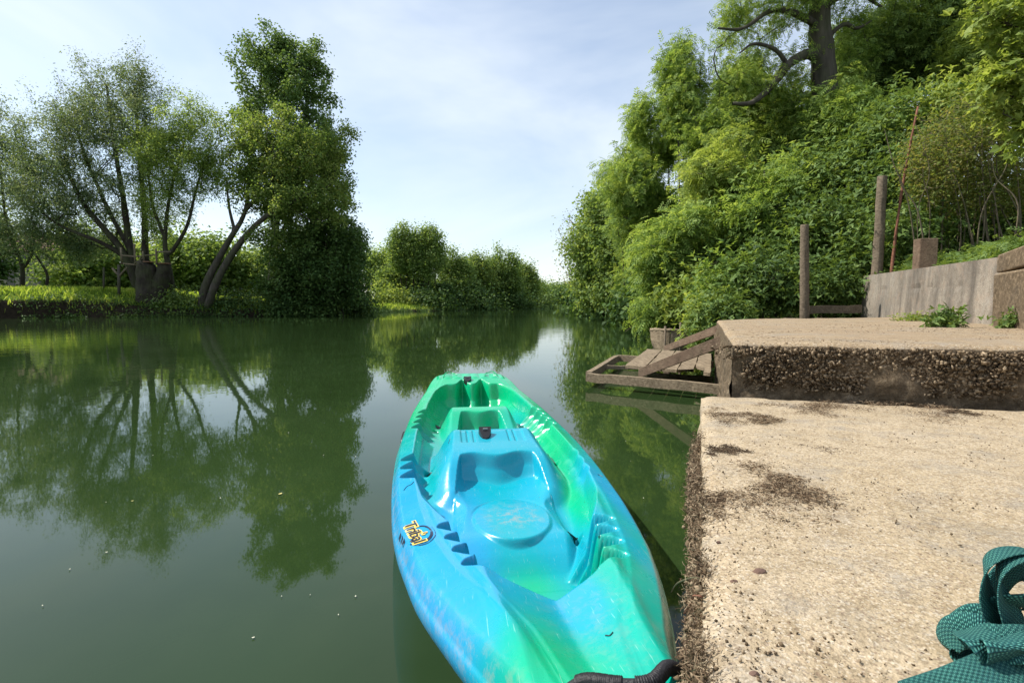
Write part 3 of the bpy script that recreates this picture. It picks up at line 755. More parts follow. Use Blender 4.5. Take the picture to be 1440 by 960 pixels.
# ------------------------------------------------------------------ wooden landing stage
FZ = .17
ls = gp(1018, 548, FZ); stage = thing('landing_stage', 'old wooden landing stage over the water, held to the block by two sloping boards', 'jetty', (ls[0], ls[1], 0))
nl = gp(826, 524, FZ); fl = gp(868, 499, FZ); nr_ = gp(1019, 541, FZ); fr_ = gp(1003, 507, FZ)
def sbeam(name, a, b, w, h, mat='wood', seg=10, wob=.003):
    mb = MB(); beam(mb, a, b, w, h, seg=seg, wob=wob); return mb.build(name, MAT[mat], stage)
dz = np.array([0, 0, -.05])
sbeam('beam', nl+dz, nr_+dz, .07, .10)
sbeam('beam', fl+dz, fr_+dz, .07, .10)
sbeam('beam', nl+dz*.98+(fl-nl)*.02, fl+dz*.98-(fl-nl)*.02, .07, .10)
mid1 = gp(851, 511, FZ); mid2 = gp(896, 512, FZ)
sbeam('crossbar', mid1+dz, mid2+dz, .05, .05)
m_a = gp(880, 519, FZ+.03); m_b = gp(908, 494, FZ+.03)
# planks: boards run from near to far
pn = [gp(878, 517, FZ+.035), gp(908, 520, FZ+.035), gp(930, 522, FZ+.035), gp(952, 524, FZ+.035), gp(975, 526, FZ+.035), gp(1000, 529, FZ+.035)]
pf = [gp(909, 494, FZ+.035), gp(931, 495, FZ+.035), gp(950, 496, FZ+.035), gp(968, 497, FZ+.035), gp(984, 499, FZ+.035), gp(1001, 500, FZ+.035)]
for i in range(5):
    g_ = .04; a0 = pn[i]*(1-g_)+pn[i+1]*g_; a1 = pn[i]*g_+pn[i+1]*(1-g_); c0 = pf[i]*(1-g_)+pf[i+1]*g_; c1 = pf[i]*g_+pf[i+1]*(1-g_)
    up = np.array([0, 0, .035]); mb = MB()
    k = 12; V = []
    for j in range(k+1):
        f = j/k; l_ = a0*(1-f)+c0*f+rng.normal(0, .003, 3); r_ = a1*(1-f)+c1*f+rng.normal(0, .003, 3)
        if i == 3 and j == 0: r_ = r_+(c1-a1)*.22
        if i == 4 and j < 3: l_ = l_*.4+r_*.6
        V += [l_, r_, r_+up, l_+up]
    Fc = [(3, 2, 1, 0), tuple(4*k+q for q in range(4))]
    for j in range(k):
        for q in range(4): Fc.append((4*j+q, 4*j+(q+1) % 4, 4*j+4+(q+1) % 4, 4*j+4+q))
    mb.add(V, Fc); mb.build('plank', MAT['wood'], stage)
# posts against the block
p1t = gp(1020, 474, .70); p2t = gp(1009, 461, .70)
def vpost(p, w=.085, z1=.70): mb = MB(); beam(mb, (p[0], p[1], -.9), (p[0], p[1], z1), w, w, up=(ed[0], ed[1], 0), seg=8, wob=.002); return mb.build('post', MAT['redwood'], stage)
vpost(nr_+np.array([.03, .02, 0]), z1=dp(1020, 474, nr_[1])[2]); 
pz2 = gp(1009, 466, .62); vpost(fr_+np.array([.06, 0, 0]), .07, z1=dp(1008, 461, fr_[1])[2])
# sloping boards (edge-on boards)
def board(a, b, h, th=.035):
    mb = MB(); n_ = 10; V = []
    d = (b-a); s_ = np.cross(d, [0, 0, 1]); s_ /= np.linalg.norm(s_)
    for j in range(n_+1):
        f = j/n_; p = a+d*f; hh = h*(.9+.1*f)
        V += [p-s_*th/2+[0, 0, -hh/2], p+s_*th/2+[0, 0, -hh/2], p+s_*th/2+[0, 0, hh/2], p-s_*th/2+[0, 0, hh/2]]
    Fc = [(3, 2, 1, 0), tuple(4*n_+q for q in range(4))]
    for j in range(n_):
        for q in range(4): Fc.append((4*j+q, 4*j+(q+1) % 4, 4*j+4+(q+1) % 4, 4*j+4+q))
    mb.add(V, Fc); mb.build('sloping_board', MAT['redwood'], stage, bevel=.004)
Yn = nr_[1]-.05
board(dp(899, 525, gp(899, 525, FZ)[1]-.06), dp(1025, 476, Yn-.05), .125)
Yf = fr_[1]-.05
board(dp(935, 490.5, gp(935, 493, FZ)[1]), dp(1010, 463, Yf), .125)

# ------------------------------------------------------------------ old boat end behind the stage
bc = gp(926, 487, .1); boat = thing('old_boat', 'end of an old rotten wooden boat moored at the bank behind the landing stage', 'boat', (bc[0], bc[1], 0))
dirb = np.array([.42, .91, 0.]); sb = np.array([-dirb[1], dirb[0], 0])
nose = gp(942, 492, .0)
rows = []; nst = 30; Lb = 2.3
for i in range(nst):
    f = (i/(nst-1))**2; x = f*Lb; w = .52*(1-(1-min(1, f*2.9))**2)**.5+.01
    zt_ = .42-.12*ss(0, .6, f)+.008*rng.normal(); row = []
    for (a_, zz) in ((-1, zt_), (-.97, .18), (-.8, -.05), (0, -.14), (.8, -.05), (.97, .18), (1, zt_)): row.append(nose+dirb*x+sb*w*a_+np.array([0, 0, zz-nose[2]]))
    rows.append(row)
R_ = np.array(rows); 
o = raw('hull', R_.reshape(-1, 3), [tuple(f) for f in grid_faces(nst, 7)], MAT['wood'], boat)
so = o.modifiers.new('thick', 'SOLIDIFY'); so.thickness = .045; so.offset = 0
rim_ = np.vstack([R_[::-1, 0], R_[:, -1]]); mb = MB(); tube(mb, rim_+[0, 0, .01], .035, 8, wob=.1); mb.build('rim', MAT['wood'], boat, smooth=True)
for s_i in (11, 15, 19, 23):
    mb = MB(); c_ = R_[s_i]; tube(mb, cr([c_[k]+np.array([0, 0, .03]) for k in range(7)], 4), .022, 6); mb.build('rib', MAT['post'], boat)
for k_, (x_, z_) in enumerate(((.42, .52), (.52, .60), (.70, .44))):
    p = nose+dirb*(x_-.5)+sb*(.1-.3*k_); mb = MB(); tube(mb, [(p[0], p[1], -.6), (p[0]+.01, p[1], z_)], .022, 8, wob=.1)
    tag(mb.build('mooring_stake', MAT['post'], smooth=True), ('thinner', 'tallest', 'shortest')[k_]+' of the wooden stakes driven in beside the old boat', 'stake')
# long thin branches trailing in the water past the boat
for k_, (pts, lab) in enumerate(((((885, 447), (915, 452), (950, 460)), 'dead branch lying low over the water upstream of the old boat'), (((880, 466), (893, 461), (912, 459), (930, 462)), 'thin arching twig over the water by the old boat'))):
    P_ = cr([gp(a, b, .10+.02*i) for i, (a, b) in enumerate(pts)], 8); P_[:, 2] += .12*np.sin(np.linspace(0, PI, len(P_)))
    mb = MB(); tube(mb, P_, np.linspace(.01, .025, len(P_)) if k_ == 0 else .008, 6, wob=.1); tag(mb.build('fallen_branch', BM['pale']), lab, 'branch')

# ------------------------------------------------------------------ moss, roots, pebbles
def strands(name, centers, n, spread, ln, mat, label, cat, kind=None, group=None, flat=.35, wid=.0022):
    """tangle of short bent dry strands"""
    ci = rng.integers(0, len(centers), n); c0 = np.array(centers)[ci]
    P0 = c0+rng.normal(0, 1, (n, 3))*np.array(spread)
    P0[:, 2] = np.maximum(P0[:, 2], c0[:, 2]-.25 if kind == 'edge' else c0[:, 2]+.001)
    d = rng.normal(0, 1, (n, 3)); d[:, 2] *= flat; d /= np.linalg.norm(d, axis=1)[:, None]; l_ = ln*rng.uniform(.3, 1, n)[:, None]
    s_ = np.cross(d, rng.normal(0, 1, (n, 3))); s_ /= np.linalg.norm(s_, axis=1)[:, None]; w = wid*rng.uniform(.5, 1.4, n)[:, None]
    bend = rng.normal(0, .3, (n, 3))*l_; bend[:, 2] = np.abs(bend[:, 2])*.5
    A0, A1, A2 = P0-d*l_/2, P0+bend*.4, P0+d*l_/2
    V = np.stack([A0-s_*w, A0+s_*w, A1+s_*w, A1-s_*w, A2+s_*w, A2-s_*w], 1)
    V[:, :, 2] = np.where(V[:, :, 2] < c0[:, None, 2]-.3, c0[:, None, 2], V[:, :, 2])
    b_ = (np.arange(n)*6)[:, None]; Fc = np.concatenate([b_+[[0, 1, 2, 3]], b_+[[3, 2, 4, 5]]], 0)
    return tag(raw(name, V.reshape(-1, 3), Fc, mat), label, cat, group, None if kind == 'edge' else kind)
spots = [(1065, 590, .055, 'small dark tuft of dry moss near the far left corner of the pale platform', 600, .8), (1015, 632, .04, 'dark moss clump near the platform edge, halfway between far corner and widest clump', 420, .8), (1062, 680, .10, 'widest clump of dry brown moss, in the middle of the pale platform edge', 1500, .7),
         (1018, 703, .075, 'dense dry moss clump right at the platform edge beside the widest one', 1300, .7), (1165, 634, .032, 'thin scatter of dry moss near the middle of the platform', 300, .5), (1160, 573, .12, 'long low strip of dry moss at the foot of the block', 900, .5),
         (1025, 585, .08, 'reddish dry moss scatter at the far left corner of the platform', 600, .5), (1290, 578, .16, 'sparse dry moss trail at the foot of the block towards the right', 700, .4), (1110, 722, .05, 'wispy trail of moss crumbs just right of the densest moss clump', 180, .4), (1345, 578, .042, 'farthest right moss scatter at the foot of the block', 420, .4)]
for (px, py, s_, lab, n, hgt) in spots:
    c = gp(px, py, SLZ+.004)
    sub = [c+np.array([s_*.5 if px < 1070 else 0, 0, 0])+np.array([rng.normal(0, s_*.8), rng.normal(0, s_*.8), 0]) for _ in range(16)]
    strands('dry_moss', sub, int(n*1.8), (s_*.30, s_*.26, s_*.07*hgt), .020, MAT['mossdark' if s_ < .045 else 'moss'], lab, 'moss', flat=.3, wid=.0008)
# fringe of roots and moss hanging on the river edge of the platform
cen = []
for py in list(range(600, 960, 6)):
    e = gp(986+(py-558)*.01, py, SLZ)
    k = int(np.clip(2.2+5*float(vnoise(np.array([[py*.035, 3.3, 1.7]]), 1.0)[0])+(2.5 if 600 < py < 705 else 0)-(1.2 if 705 < py < 780 else 0), 0, 8))
    for _ in range(k): cen.append(e+np.array([-.006*rng.random()-.002-(.014 if 610 < py < 700 else 0), rng.uniform(-.03, .03), -.02-.10*rng.random()]))
def edge(n):
    i = rng.integers(0, len(cen), n); p = np.array(cen)[i]; return p+rng.normal(0, 1, (n, 3))*np.array([.005, .02, .02])
fr_o = strands('root_fringe', cen, 20000, (.006, .03, .03), .018, MAT['moss'], 'ragged fringe of dry roots and moss hanging on the river edge of the platform', 'moss', kind='edge', flat=1, wid=.0007)
fr_o['kind'] = 'stuff'
fe = lumps('edge_crumbs', 4500, edge, .002, .008, MAT['crumb'], None, 'brown crumbs of dry mud clinging to the river edge of the platform', 'mud'); fe['kind'] = 'stuff'
def scatter(n):
    out = []
    while len(out) < n:
        px, py = rng.uniform(990, 1440), rng.uniform(566, 960); w = .3+.7*(py < 720)+.6*(px < 1100)
        if rng.random() < w*.6: out.append(gp(px, py, SLZ+.006))
    return np.array(out)
o = lumps('grit', 2600, scatter, .0008, .0035, MAT['crumb'], None, 'fine brown grit scattered over the pale platform', 'grit'); o['kind'] = 'stuff'
def scatter2(n):
    out = []
    while len(out) < n:
        px, py = rng.uniform(1035, 1440), rng.uniform(446, 484); out.append(gp(px, py, BLZ+.004))
    return np.array(out)
o = strands('leaf_litter', list(scatter2(160)), 2600, (.16, .05, .002), .018, MAT['moss'], 'dry leaf and moss litter strewn over the top of the upper block', 'litter', kind='stuff', flat=.1, wid=.0013)
for (px, py, r, lab) in ((1067, 804, .011, 'largest brown pebble on the pale platform'), (1033, 818, .006, 'small reddish pebble left of the largest pebble'), (1010, 762, .004, 'tiny pebble near the platform edge, above the small reddish one'), (1060, 948, .006, 'dark pebble near the bottom edge of the platform'), (1208, 752, .005, 'pale yellowish pebble alone in the middle of the platform')):
    mb = MB(); 
    import bmesh
    bm = bmesh.new(); bmesh.ops.create_icosphere(bm, subdivisions=2, radius=r)
    V = np.array([v.co[:] for v in bm.verts]); V *= np.array([1.25, .9, .75]); V += fbm(V+rng.random(3)*9, 110, 2)[:, None]*r*.25*V/np.linalg.norm(V, axis=1)[:, None]
    Fc = [tuple(v.index for v in f.verts) for f in bm.faces]; bm.free()
    tag(raw('pebble', V+gp(px, py, SLZ+r*.5), Fc, MAT['crumb'] if 'yellow' in lab else MAT['stone']), lab, 'pebble')
# leaf caught on the slab and small twig over the gap
mb = MB(); a = cr([gp(944, 832, .30), gp(952, 820, .40), gp(972, 812, .47), gp(984, 812, .485)], 8); tube(mb, a, .0016, 5)
tag(mb.build('root_tendril', BM['pale']), 'thin brown root arching from the platform edge down to the water', 'root')
mb = MB(); a = cr([gp(962, 862, .38), gp(970, 850, .42), gp(975, 838, .45), gp(986, 838, .48)], 8); tube(mb, a, .0022, 5)
tag(mb.build('root_tendril', MAT['rust']), 'short reddish root sticking out of the platform edge near the kayak', 'root')

# ------------------------------------------------------------------ petals and bits floating on the water
MAT['petal'] = simple('pale_petal', (.75, .72, .55), .6, .3); MAT['petaly'] = simple('yellow_leaf', (.70, .60, .22), .6, .3)
fl_p = [(186, 704), (149, 706), (150, 776), (500, 642), (455, 640), (394, 694), (170, 660), (406, 608), (286, 561), (235, 595), (60, 851), (98, 800), (500, 838), (436, 836), (476, 864), (396, 838), (356, 896), (887, 648), (1005, 0), (880, 620), (905, 700), (860, 560), (730, 508), (600, 470), (350, 520), (310, 700), (215, 640)]
pet_me = None
for i, (px, py) in enumerate(fl_p):
    if py == 0: continue
    c = gp(px, py, .004); s_ = .0032*rng.uniform(.5, 1.2)*(1 if py > 560 else 1.9)
    a = np.linspace(0, 2*PI, 8, endpoint=False); V = np.stack([np.cos(a)*s_*1.3, np.sin(a)*s_*.8, .0015+.0012*np.cos(2*a)], 1)
    V = np.vstack([V, V-[0, 0, .001]]); Fc = [tuple(range(8)), tuple(range(8, 16))[::-1]]+[(k, 8+k, 8+(k+1) % 8, (k+1) % 8) for k in range(8)]
    if (px, py) in ((394, 694), (186, 704)):
        V[:, :2] *= 2.6
        lab = 'yellow leaf floating on the green water in the poplar reflection' if px == 394 else 'small yellow leaf floating in the willow reflection'
        o = raw('floating_leaf', V, Fc, MAT['petaly']); tag(o, lab, 'leaf')
    else:
        o = raw('floating_petal', V, Fc, MAT['petal']); tag(o, 'tiny pale petal floating on the green river water', 'petal', 'petals floating on the river')
    o.location = c; o.rotation_euler.z = rng.uniform(0, 6)

# ------------------------------------------------------------------ webbing strap, knotted
m = M('teal_webbing')
uv = m.co('UV'); mpn = m.n('ShaderNodeMapping'); m.l(uv, mpn.inputs['Vector']); mpn.inputs['Scale'].default_value = (1, 1, 1)
su = m.n('ShaderNodeSeparateXYZ'); m.l(mpn.outputs[0], su.inputs[0])
wa = m.math('SINE', m.math('MULTIPLY', su.outputs[0], 2*PI/.0042)); 
off = m.math('MULTIPLY', m.math('SIGN', wa), .25)
wb = m.math('SINE', m.math('ADD', m.math('MULTIPLY', su.outputs[1], 2*PI/.0058), m.math('MULTIPLY', m.math('SIGN', m.math('SINE', m.math('MULTIPLY', su.outputs[0], PI/.0042))), PI/2)))
hgt = m.math('MULTIPLY', m.math('ABSOLUTE', wa), m.math('MULTIPLY_ADD', wb, .4, .6))
fz = m.noise(400, 3)
col = m.ramp(hgt, [(.05, (.006, .035, .04)), (.5, (.025, .16, .135)), (.95, (.13, .36, .29))])
col = m.mix(m.ramp(m.noise(30, 4), [(.4, 0.0), (.7, .4)]), col, (.02, .10, .11))
MAT['web'] = m.fin(col, .75, .25, m.bump(m.math('ADD', hgt, m.math('MULTIPLY', fz, .5)), .9, .0022))
def ribbon(mb_list, P, Wv, w, th=.0028, m_=10):
    """band along P, Wv = width direction at each control point, w = width (number or list)"""
    P = cr(P, m_); Wc = cr(Wv, m_); Wc /= np.linalg.norm(Wc, axis=1)[:, None]; n = len(P)
    w = np.broadcast_to(np.asarray(w, float), (len(Wv),)) if np.ndim(w) else np.full(len(Wv), w)
    wc = cr(np.column_stack([w, w, w]), m_)[:, 0]
    T_ = np.gradient(P, axis=0); T_ /= np.linalg.norm(T_, axis=1)[:, None]
    Wc = Wc-T_*np.sum(Wc*T_, 1)[:, None]; Wc /= np.linalg.norm(Wc, axis=1)[:, None]; N_ = np.cross(T_, Wc)
    prof = [(x, +1) for x in np.linspace(-1, 1, 9)]+[(x, -1) for x in np.linspace(1, -1, 9)]; k = len(prof)
    V = np.zeros((n, k, 3)); UV = np.zeros((n, k, 2)); s_ = np.concatenate([[0], np.cumsum(np.linalg.norm(np.diff(P, axis=0), axis=1))])
    for j, (x, sd_) in enumerate(prof):
        V[:, j] = P+Wc*(x*wc/2)[:, None]+N_*(sd_*th/2*(1-.35*abs(x)**6))
        V[:, j] += N_*(.0012*math.sin(x*3.0))
        UV[:, j, 0] = s_; UV[:, j, 1] = x*wc/2
    mb_list.append((V, UV, n, k))
def build_ribbons(lst, name, mat, parent):
    Vs, Fs, Us, base = [], [], [], 0
    for V, UV, n, k in lst:
        Vs.append(V.reshape(-1, 3)); Us.append(UV.reshape(-1, 2))
        i = (np.arange(n-1)*k)[:, None]; j = np.arange(k)[None, :]; j2 = (j+1) % k
        Fs.append(np.stack([i+j, i+j2, i+k+j2, i+k+j], -1).reshape(-1, 4)+base); base += n*k
    V = np.vstack(Vs); Fc = np.vstack(Fs); UVs = np.vstack(Us)
    o = raw(name, V, Fc, mat, parent, smooth=True)
    uvl = o.data.uv_layers.new(name='UVMap'); li = np.empty(len(o.data.loops), dtype=np.int32); o.data.loops.foreach_get('vertex_index', li)
    uvl.data.foreach_set('uv', UVs[li].astype(np.float32).ravel()); return o
sc_ = gp(1395, 905, SLZ); strap = thing('webbing_strap', 'knotted teal woven webbing strap lying on the pale concrete platform', 'strap', (sc_[0], sc_[1], SLZ))
def sp_(px, py, h): return gp(px, py, SLZ+h)
def nrm(v): v = np.array(v, float); return v/np.linalg.norm(v)
Yk = sp_(1400, 900, .03)[1]
def loop_pts(pxs, Y0, dY):     # stands upright: points at a depth near Y0
    return [dp(a, b, Y0+dY*i) for i, (a, b) in enumerate(pxs)]
# big standing loop, outer turn
lst = []
view = nrm([.75, .62, -.15])
P_ = loop_pts([(1400, 900), (1396, 866), (1386, 830), (1388, 795), (1412, 776), (1450, 776), (1490, 800), (1500, 850), (1470, 890), (1430, 900)], Yk-.005, .003)
ribbon(lst, P_, [nrm([.9, .3, .35]), nrm([.85, .4, .2]), nrm([.8, .5, .2]), nrm([.6, .75, .1]), nrm([.35, .9, -.1]), nrm([.3, .9, -.2]), nrm([.3, .9, -.2]), nrm([.4, .9, 0]), nrm([.7, .6, 0]), nrm([.8, .5, .1])], [.052, .05, .042, .036, .036, .04, .045, .045, .05, .05])
build_ribbons(lst, 'loop', MAT['web'], strap)
lst = []
P_ = loop_pts([(1432, 905), (1424, 872), (1410, 840), (1405, 812), (1418, 790), (1450, 782), (1480, 805), (1486, 850), (1462, 885)], Yk-.02, .003)
ribbon(lst, P_, [nrm([.9, .2, .4]), nrm([.85, .4, .25]), nrm([.75, .55, .2]), nrm([.6, .75, .1]), nrm([.35, .9, -.1]), nrm([.3, .9, -.2]), nrm([.3, .9, -.2]), nrm([.5, .8, 0]), nrm([.7, .6, 0])], [.05, .05, .044, .036, .034, .04, .045, .045, .05])
build_ribbons(lst, 'loop', MAT['web'], strap)
# folded turns added behind the loops to darken their inside
lst = []
ribbon(lst, [sp_(1418, 872, .01), sp_(1414, 862, .05), sp_(1418, 850, .085), sp_(1450, 846, .10), sp_(1500, 850, .09)], [nrm([.9, .3, .2]), nrm([.9, .3, .2]), nrm([.6, .5, -.6]), nrm([.1, .6, -.8]), nrm([.1, .6, -.8])], .052)
ribbon(lst, [dp(1400, 866, Yk+.06), dp(1404, 820, Yk+.07), dp(1440, 796, Yk+.07), dp(1490, 820, Yk+.06)], [nrm([.2, .3, -.9]), nrm([.8, .1, -.6]), nrm([.1, .1, -1]), nrm([-.6, 0, -.8])], .05)
build_ribbons(lst, 'added_fold', MAT['web'], strap)
# small bight behind the knot
lst = []
ribbon(lst, [sp_(1352, 880, .022), sp_(1372, 868, .040), sp_(1398, 872, .045), sp_(1425, 885, .045)], [nrm([.1, .5, .9])]*4, .040)
build_ribbons(lst, 'bight', MAT['web'], strap)
# knot: three wraps crossing
lst = []
ribbon(lst, [sp_(1392, 922, .006), sp_(1350, 920, .008), sp_(1332, 905, .018), sp_(1345, 888, .042), sp_(1378, 888, .056), sp_(1400, 900, .05)], [nrm([.15, .9, .35]), nrm([.2, .9, .25]), nrm([.1, .95, .1]), nrm([-.1, .85, .5]), nrm([0, .8, .5]), nrm([0, .8, .5])], [.05, .05, .046, .046, .05, .05])
build_ribbons(lst, 'wrap', MAT['web'], strap)
lst = []
ribbon(lst, [sp_(1356, 872, .028), sp_(1368, 884, .058), sp_(1384, 902, .064), sp_(1398, 922, .045), sp_(1402, 932, .012)], [nrm([.9, .35, .1])]*5, [.042, .05, .055, .05, .045])
build_ribbons(lst, 'wrap', MAT['web'], strap)
lst = []
ribbon(lst, [sp_(1404, 880, .05), sp_(1412, 896, .070), sp_(1418, 914, .066), sp_(1412, 934, .035), sp_(1404, 944, .010)], [nrm([.95, .1, .2])]*5, [.045, .055, .058, .055, .05])
ribbon(lst, [sp_(1380, 905, .04), sp_(1410, 905, .062), sp_(1450, 905, .066), sp_(1490, 912, .05)], [nrm([.1, .8, .6])]*4, .05)
build_ribbons(lst, 'wrap', MAT['web'], strap)
lst = []
ribbon(lst, [sp_(1285, 985, .004), sp_(1330, 970, .014), sp_(1375, 952, .032), sp_(1420, 938, .042), sp_(1480, 945, .03)], [nrm([-.1, .9, .35]), nrm([0, .9, .4]), nrm([.1, .9, .4]), nrm([.1, .9, .4]), nrm([.1, .9, .3])], .052)
build_ribbons(lst, 'tail', MAT['web'], strap)
# ------------------------------------------------------------------ vegetation
def hz_at(x, y): return float(height(np.array([x]), np.array([y]))[0])
class Skel:
    """branch skeleton grown towards points of the crown"""
    def __init__(s, step=.5): s.P = []; s.par = []; s.ex = []; s.step = step; s.tips = []
    def line(s, pts, r0, r1, parent=-1, m_=6):
        P = cr(pts, m_); n = len(P); last = parent
        for i, p in enumerate(P):
            if i == 0 and parent >= 0: continue
            s.P.append(p); s.par.append(last); s.ex.append(r0+(r1-r0)*(i/(n-1))); last = len(s.P)-1
        return last
    def near(s, p): return int(np.argmin(np.linalg.norm(np.array(s.P)-np.array(p), axis=1)))
    def grow(s, A, up=.5, minz=-1e9, wig=.10, droop=0.0):
        base = np.array(s.P[0]); A = A[np.argsort(np.linalg.norm(A-base, axis=1)+rng.normal(0, .6, len(A)))]
        cap = len(s.P)+len(A)*24; buf = np.zeros((cap, 3)); n = len(s.P); buf[:n] = s.P
        for a in A:
            Q = buf[:n]; d = np.linalg.norm(Q-a, axis=1)
            c = d+up*np.maximum(0, Q[:, 2]-a[2]+.35*d)+np.where(Q[:, 2] < minz, 5.0, 0)
            i = int(np.argmin(c)); p = Q[i].copy(); L_ = d[i]
            if L_ < s.step*.4: s.tips.append(i); continue
            k = min(20, max(2, int(L_/s.step)+1)); g = s.par[i]
            t0 = (p-buf[g]) if g >= 0 else np.array([0, 0, 1.]); t0 = t0/(np.linalg.norm(t0)+1e-9)
            ctl = p+(t0*.45+np.array([0, 0, .35-droop]))*L_*.5
            last = i
            for j in range(1, k+1):
                f = j/k; q = p*(1-f)**2+2*f*(1-f)*ctl+a*f*f+(rng.normal(0, wig*s.step, 3) if j < k else 0)
                buf[n] = q; s.P.append(q); s.par.append(last); s.ex.append(0.0); last = n; n += 1
            s.tips.append(last)
        return s
    def finish(s, rtip=.012, p=2.4, rmax=None):
        n = len(s.P); s.P = np.array(s.P); acc = np.zeros(n); ch = [[] for _ in range(n)]
        for i in range(n-1, -1, -1):
            acc[i] = max(acc[i], rtip**p)
            if s.par[i] >= 0: acc[s.par[i]] += acc[i]; ch[s.par[i]].append(i)
        r = acc**(1/p)
        if rmax: r = np.minimum(r, rmax)
        s.r = np.maximum(r*1.0, np.array(s.ex)); s.ch = ch; s.acc = acc
        # explicit parts win where given
        ex = np.array(s.ex); s.r = np.where(ex > 0, ex, np.minimum(r, 10)); 
        for i in range(n):
            g = s.par[i]
            if g >= 0: s.r[i] = min(s.r[i], s.r[g]*1.0)
        return s
    def mesh(s, rmin=.0, sides=6, wob=.04):
        """one branch surface, as tubes along the thickest chains"""
        n = len(s.P); used = np.zeros(n, bool); Vs, Fs, base = [], [], 0
        order = np.argsort(-s.r, kind='stable'); roots = [i for i in range(n) if s.par[i] < 0]
        stack = [(r_, -1) for r_ in roots]
        while stack:
            i, prev = stack.pop()
            if s.r[i] < rmin: continue
            chain = ([prev] if prev >= 0 else [])+[i]; cur = i
            while s.ch[cur]:
                c = sorted(s.ch[cur], key=lambda q: -(s.acc[q]+s.ex[q]*100))
                for q in c[1:]: stack.append((q, cur))
                cur = c[0]
                if s.r[cur] < rmin: break
                chain.append(cur)
            if len(chain) < 2: continue
            P = s.P[chain]; R = s.r[chain].copy()
            if prev >= 0: R[0] = min(R[0], R[1]*1.3)
            sd_ = sides if R.max() > .03 else 3
            T_, N_, B_ = frames(P); a = np.arange(sd_)*2*PI/sd_
            rr = R[:, None]*(1+rng.normal(0, wob, (len(P), sd_)))
            V = (P[:, None]+rr[:, :, None]*(np.cos(a)[None, :, None]*N_[:, None]+np.sin(a)[None, :, None]*B_[:, None])).reshape(-1, 3)
            i_ = (np.arange(len(P)-1)*sd_)[:, None]; j = np.arange(sd_)[None]; j2 = (j+1) % sd_
            Fs.append(np.stack([i_+j, i_+j2, i_+sd_+j2, i_+sd_+j], -1).reshape(-1, 4)+base); Vs.append(V); base += len(V)
        return np.vstack(Vs), np.vstack(Fs)
def crown_pts(ells, n, shell=.45, sep=0.0):
    """points in a set of ellipsoids [(cx,cy,cz,rx,ry,rz)]"""
    e = np.array(ells, float); vol = (e[:, 3]*e[:, 4]*e[:, 5])**.8; k = rng.choice(len(e), n, p=vol/vol.sum())
    d = rng.normal(size=(n, 3)); d /= np.linalg.norm(d, axis=1)[:, None]
    r = rng.random(n)**shell
    r = r*(1+.34*fbm(d+k[:, None]*3.1, 2.1, 3))           # uneven outline
    return e[k, :3]+d*r[:, None]*e[k, 3:]
def leaves(Pc, per, spread, size, up=.5, asp=.5, tmpl='leaf', droop=0.0, aniso=(1, 1, 1)):
    """leaf faces around points Pc"""
    n = len(Pc)*per; c = np.repeat(Pc, per, 0)
    g = rng.normal(0, 1, (n, 3))*spread*np.array(aniso); c = c+g
    nrm_ = rng.normal(0, 1, (n, 3)); nrm_[:, 2] = np.abs(nrm_[:, 2])*.8+up; nrm_ += g/(spread+1e-9)*.35
    nrm_ /= np.linalg.norm(nrm_, axis=1)[:, None]
    d = rng.normal(0, 1, (n, 3)); d[:, 2] -= droop; d -= nrm_*np.sum(d*nrm_, 1)[:, None]; d /= np.linalg.norm(d, axis=1)[:, None]+1e-9
    s_ = np.cross(nrm_, d); L_ = size*rng.uniform(.6, 1.3, n)[:, None, None]
    if tmpl == 'leaf': T = [[(0, 0, 0), (.45, asp/2, .05), (1, 0, -.05), (.45, -asp/2, .05)]]
    elif tmpl == 'maple': T = [[(0, 0, 0), (.3, .48, .06), (.62, .2, 0), (1, 0, -.06)], [(0, 0, 0), (1, 0, -.06), (.62, -.2, 0), (.3, -.48, .06)], [(.12, .1, .02), (.38, .42, .05), (.75, .62, -.05), (.5, .12, .02)], [(.12, -.1, .02), (.5, -.12, .02), (.75, -.62, -.05), (.38, -.42, .05)]]
    elif tmpl == 'trio': T = [[(0, 0, 0), (.3, asp/3, .04), (.62, 0, 0), (.3, -asp/3, .04)], [(.15, .05, 0), (.5, .36, .05), (.85, .5, -.05), (.62, .14, 0)], [(.15, -.05, 0), (.62, -.14, 0), (.95, -.45, -.05), (.5, -.36, .05)]]
    elif tmpl == 'pinnate':
        T = []
        for k_, x in enumerate((.12, .34, .56, .78)):
            z = -.18*x*x
            for sg in (1, -1): T.append([(x, 0, z), (x+.05, sg*.13+.0, z+.015), (x+.22, sg*.30, z-.05), (x+.17, sg*.10, z)])
        T.append([(.86, 0, -.14), (.98, .07, -.17), (1.2, 0, -.27), (.98, -.07, -.17)])
    T = np.array(T); k = len(T)
    V = c[:, None, None, :]+L_[:, None]*(T[None, :, :, 0, None]*d[:, None, None]+T[None, :, :, 1, None]*s_[:, None, None]+T[None, :, :, 2, None]*nrm_[:, None, None])
    V = V.reshape(-1, 3); Fc = np.arange(n*k*4).reshape(-1, 4); return V, Fc
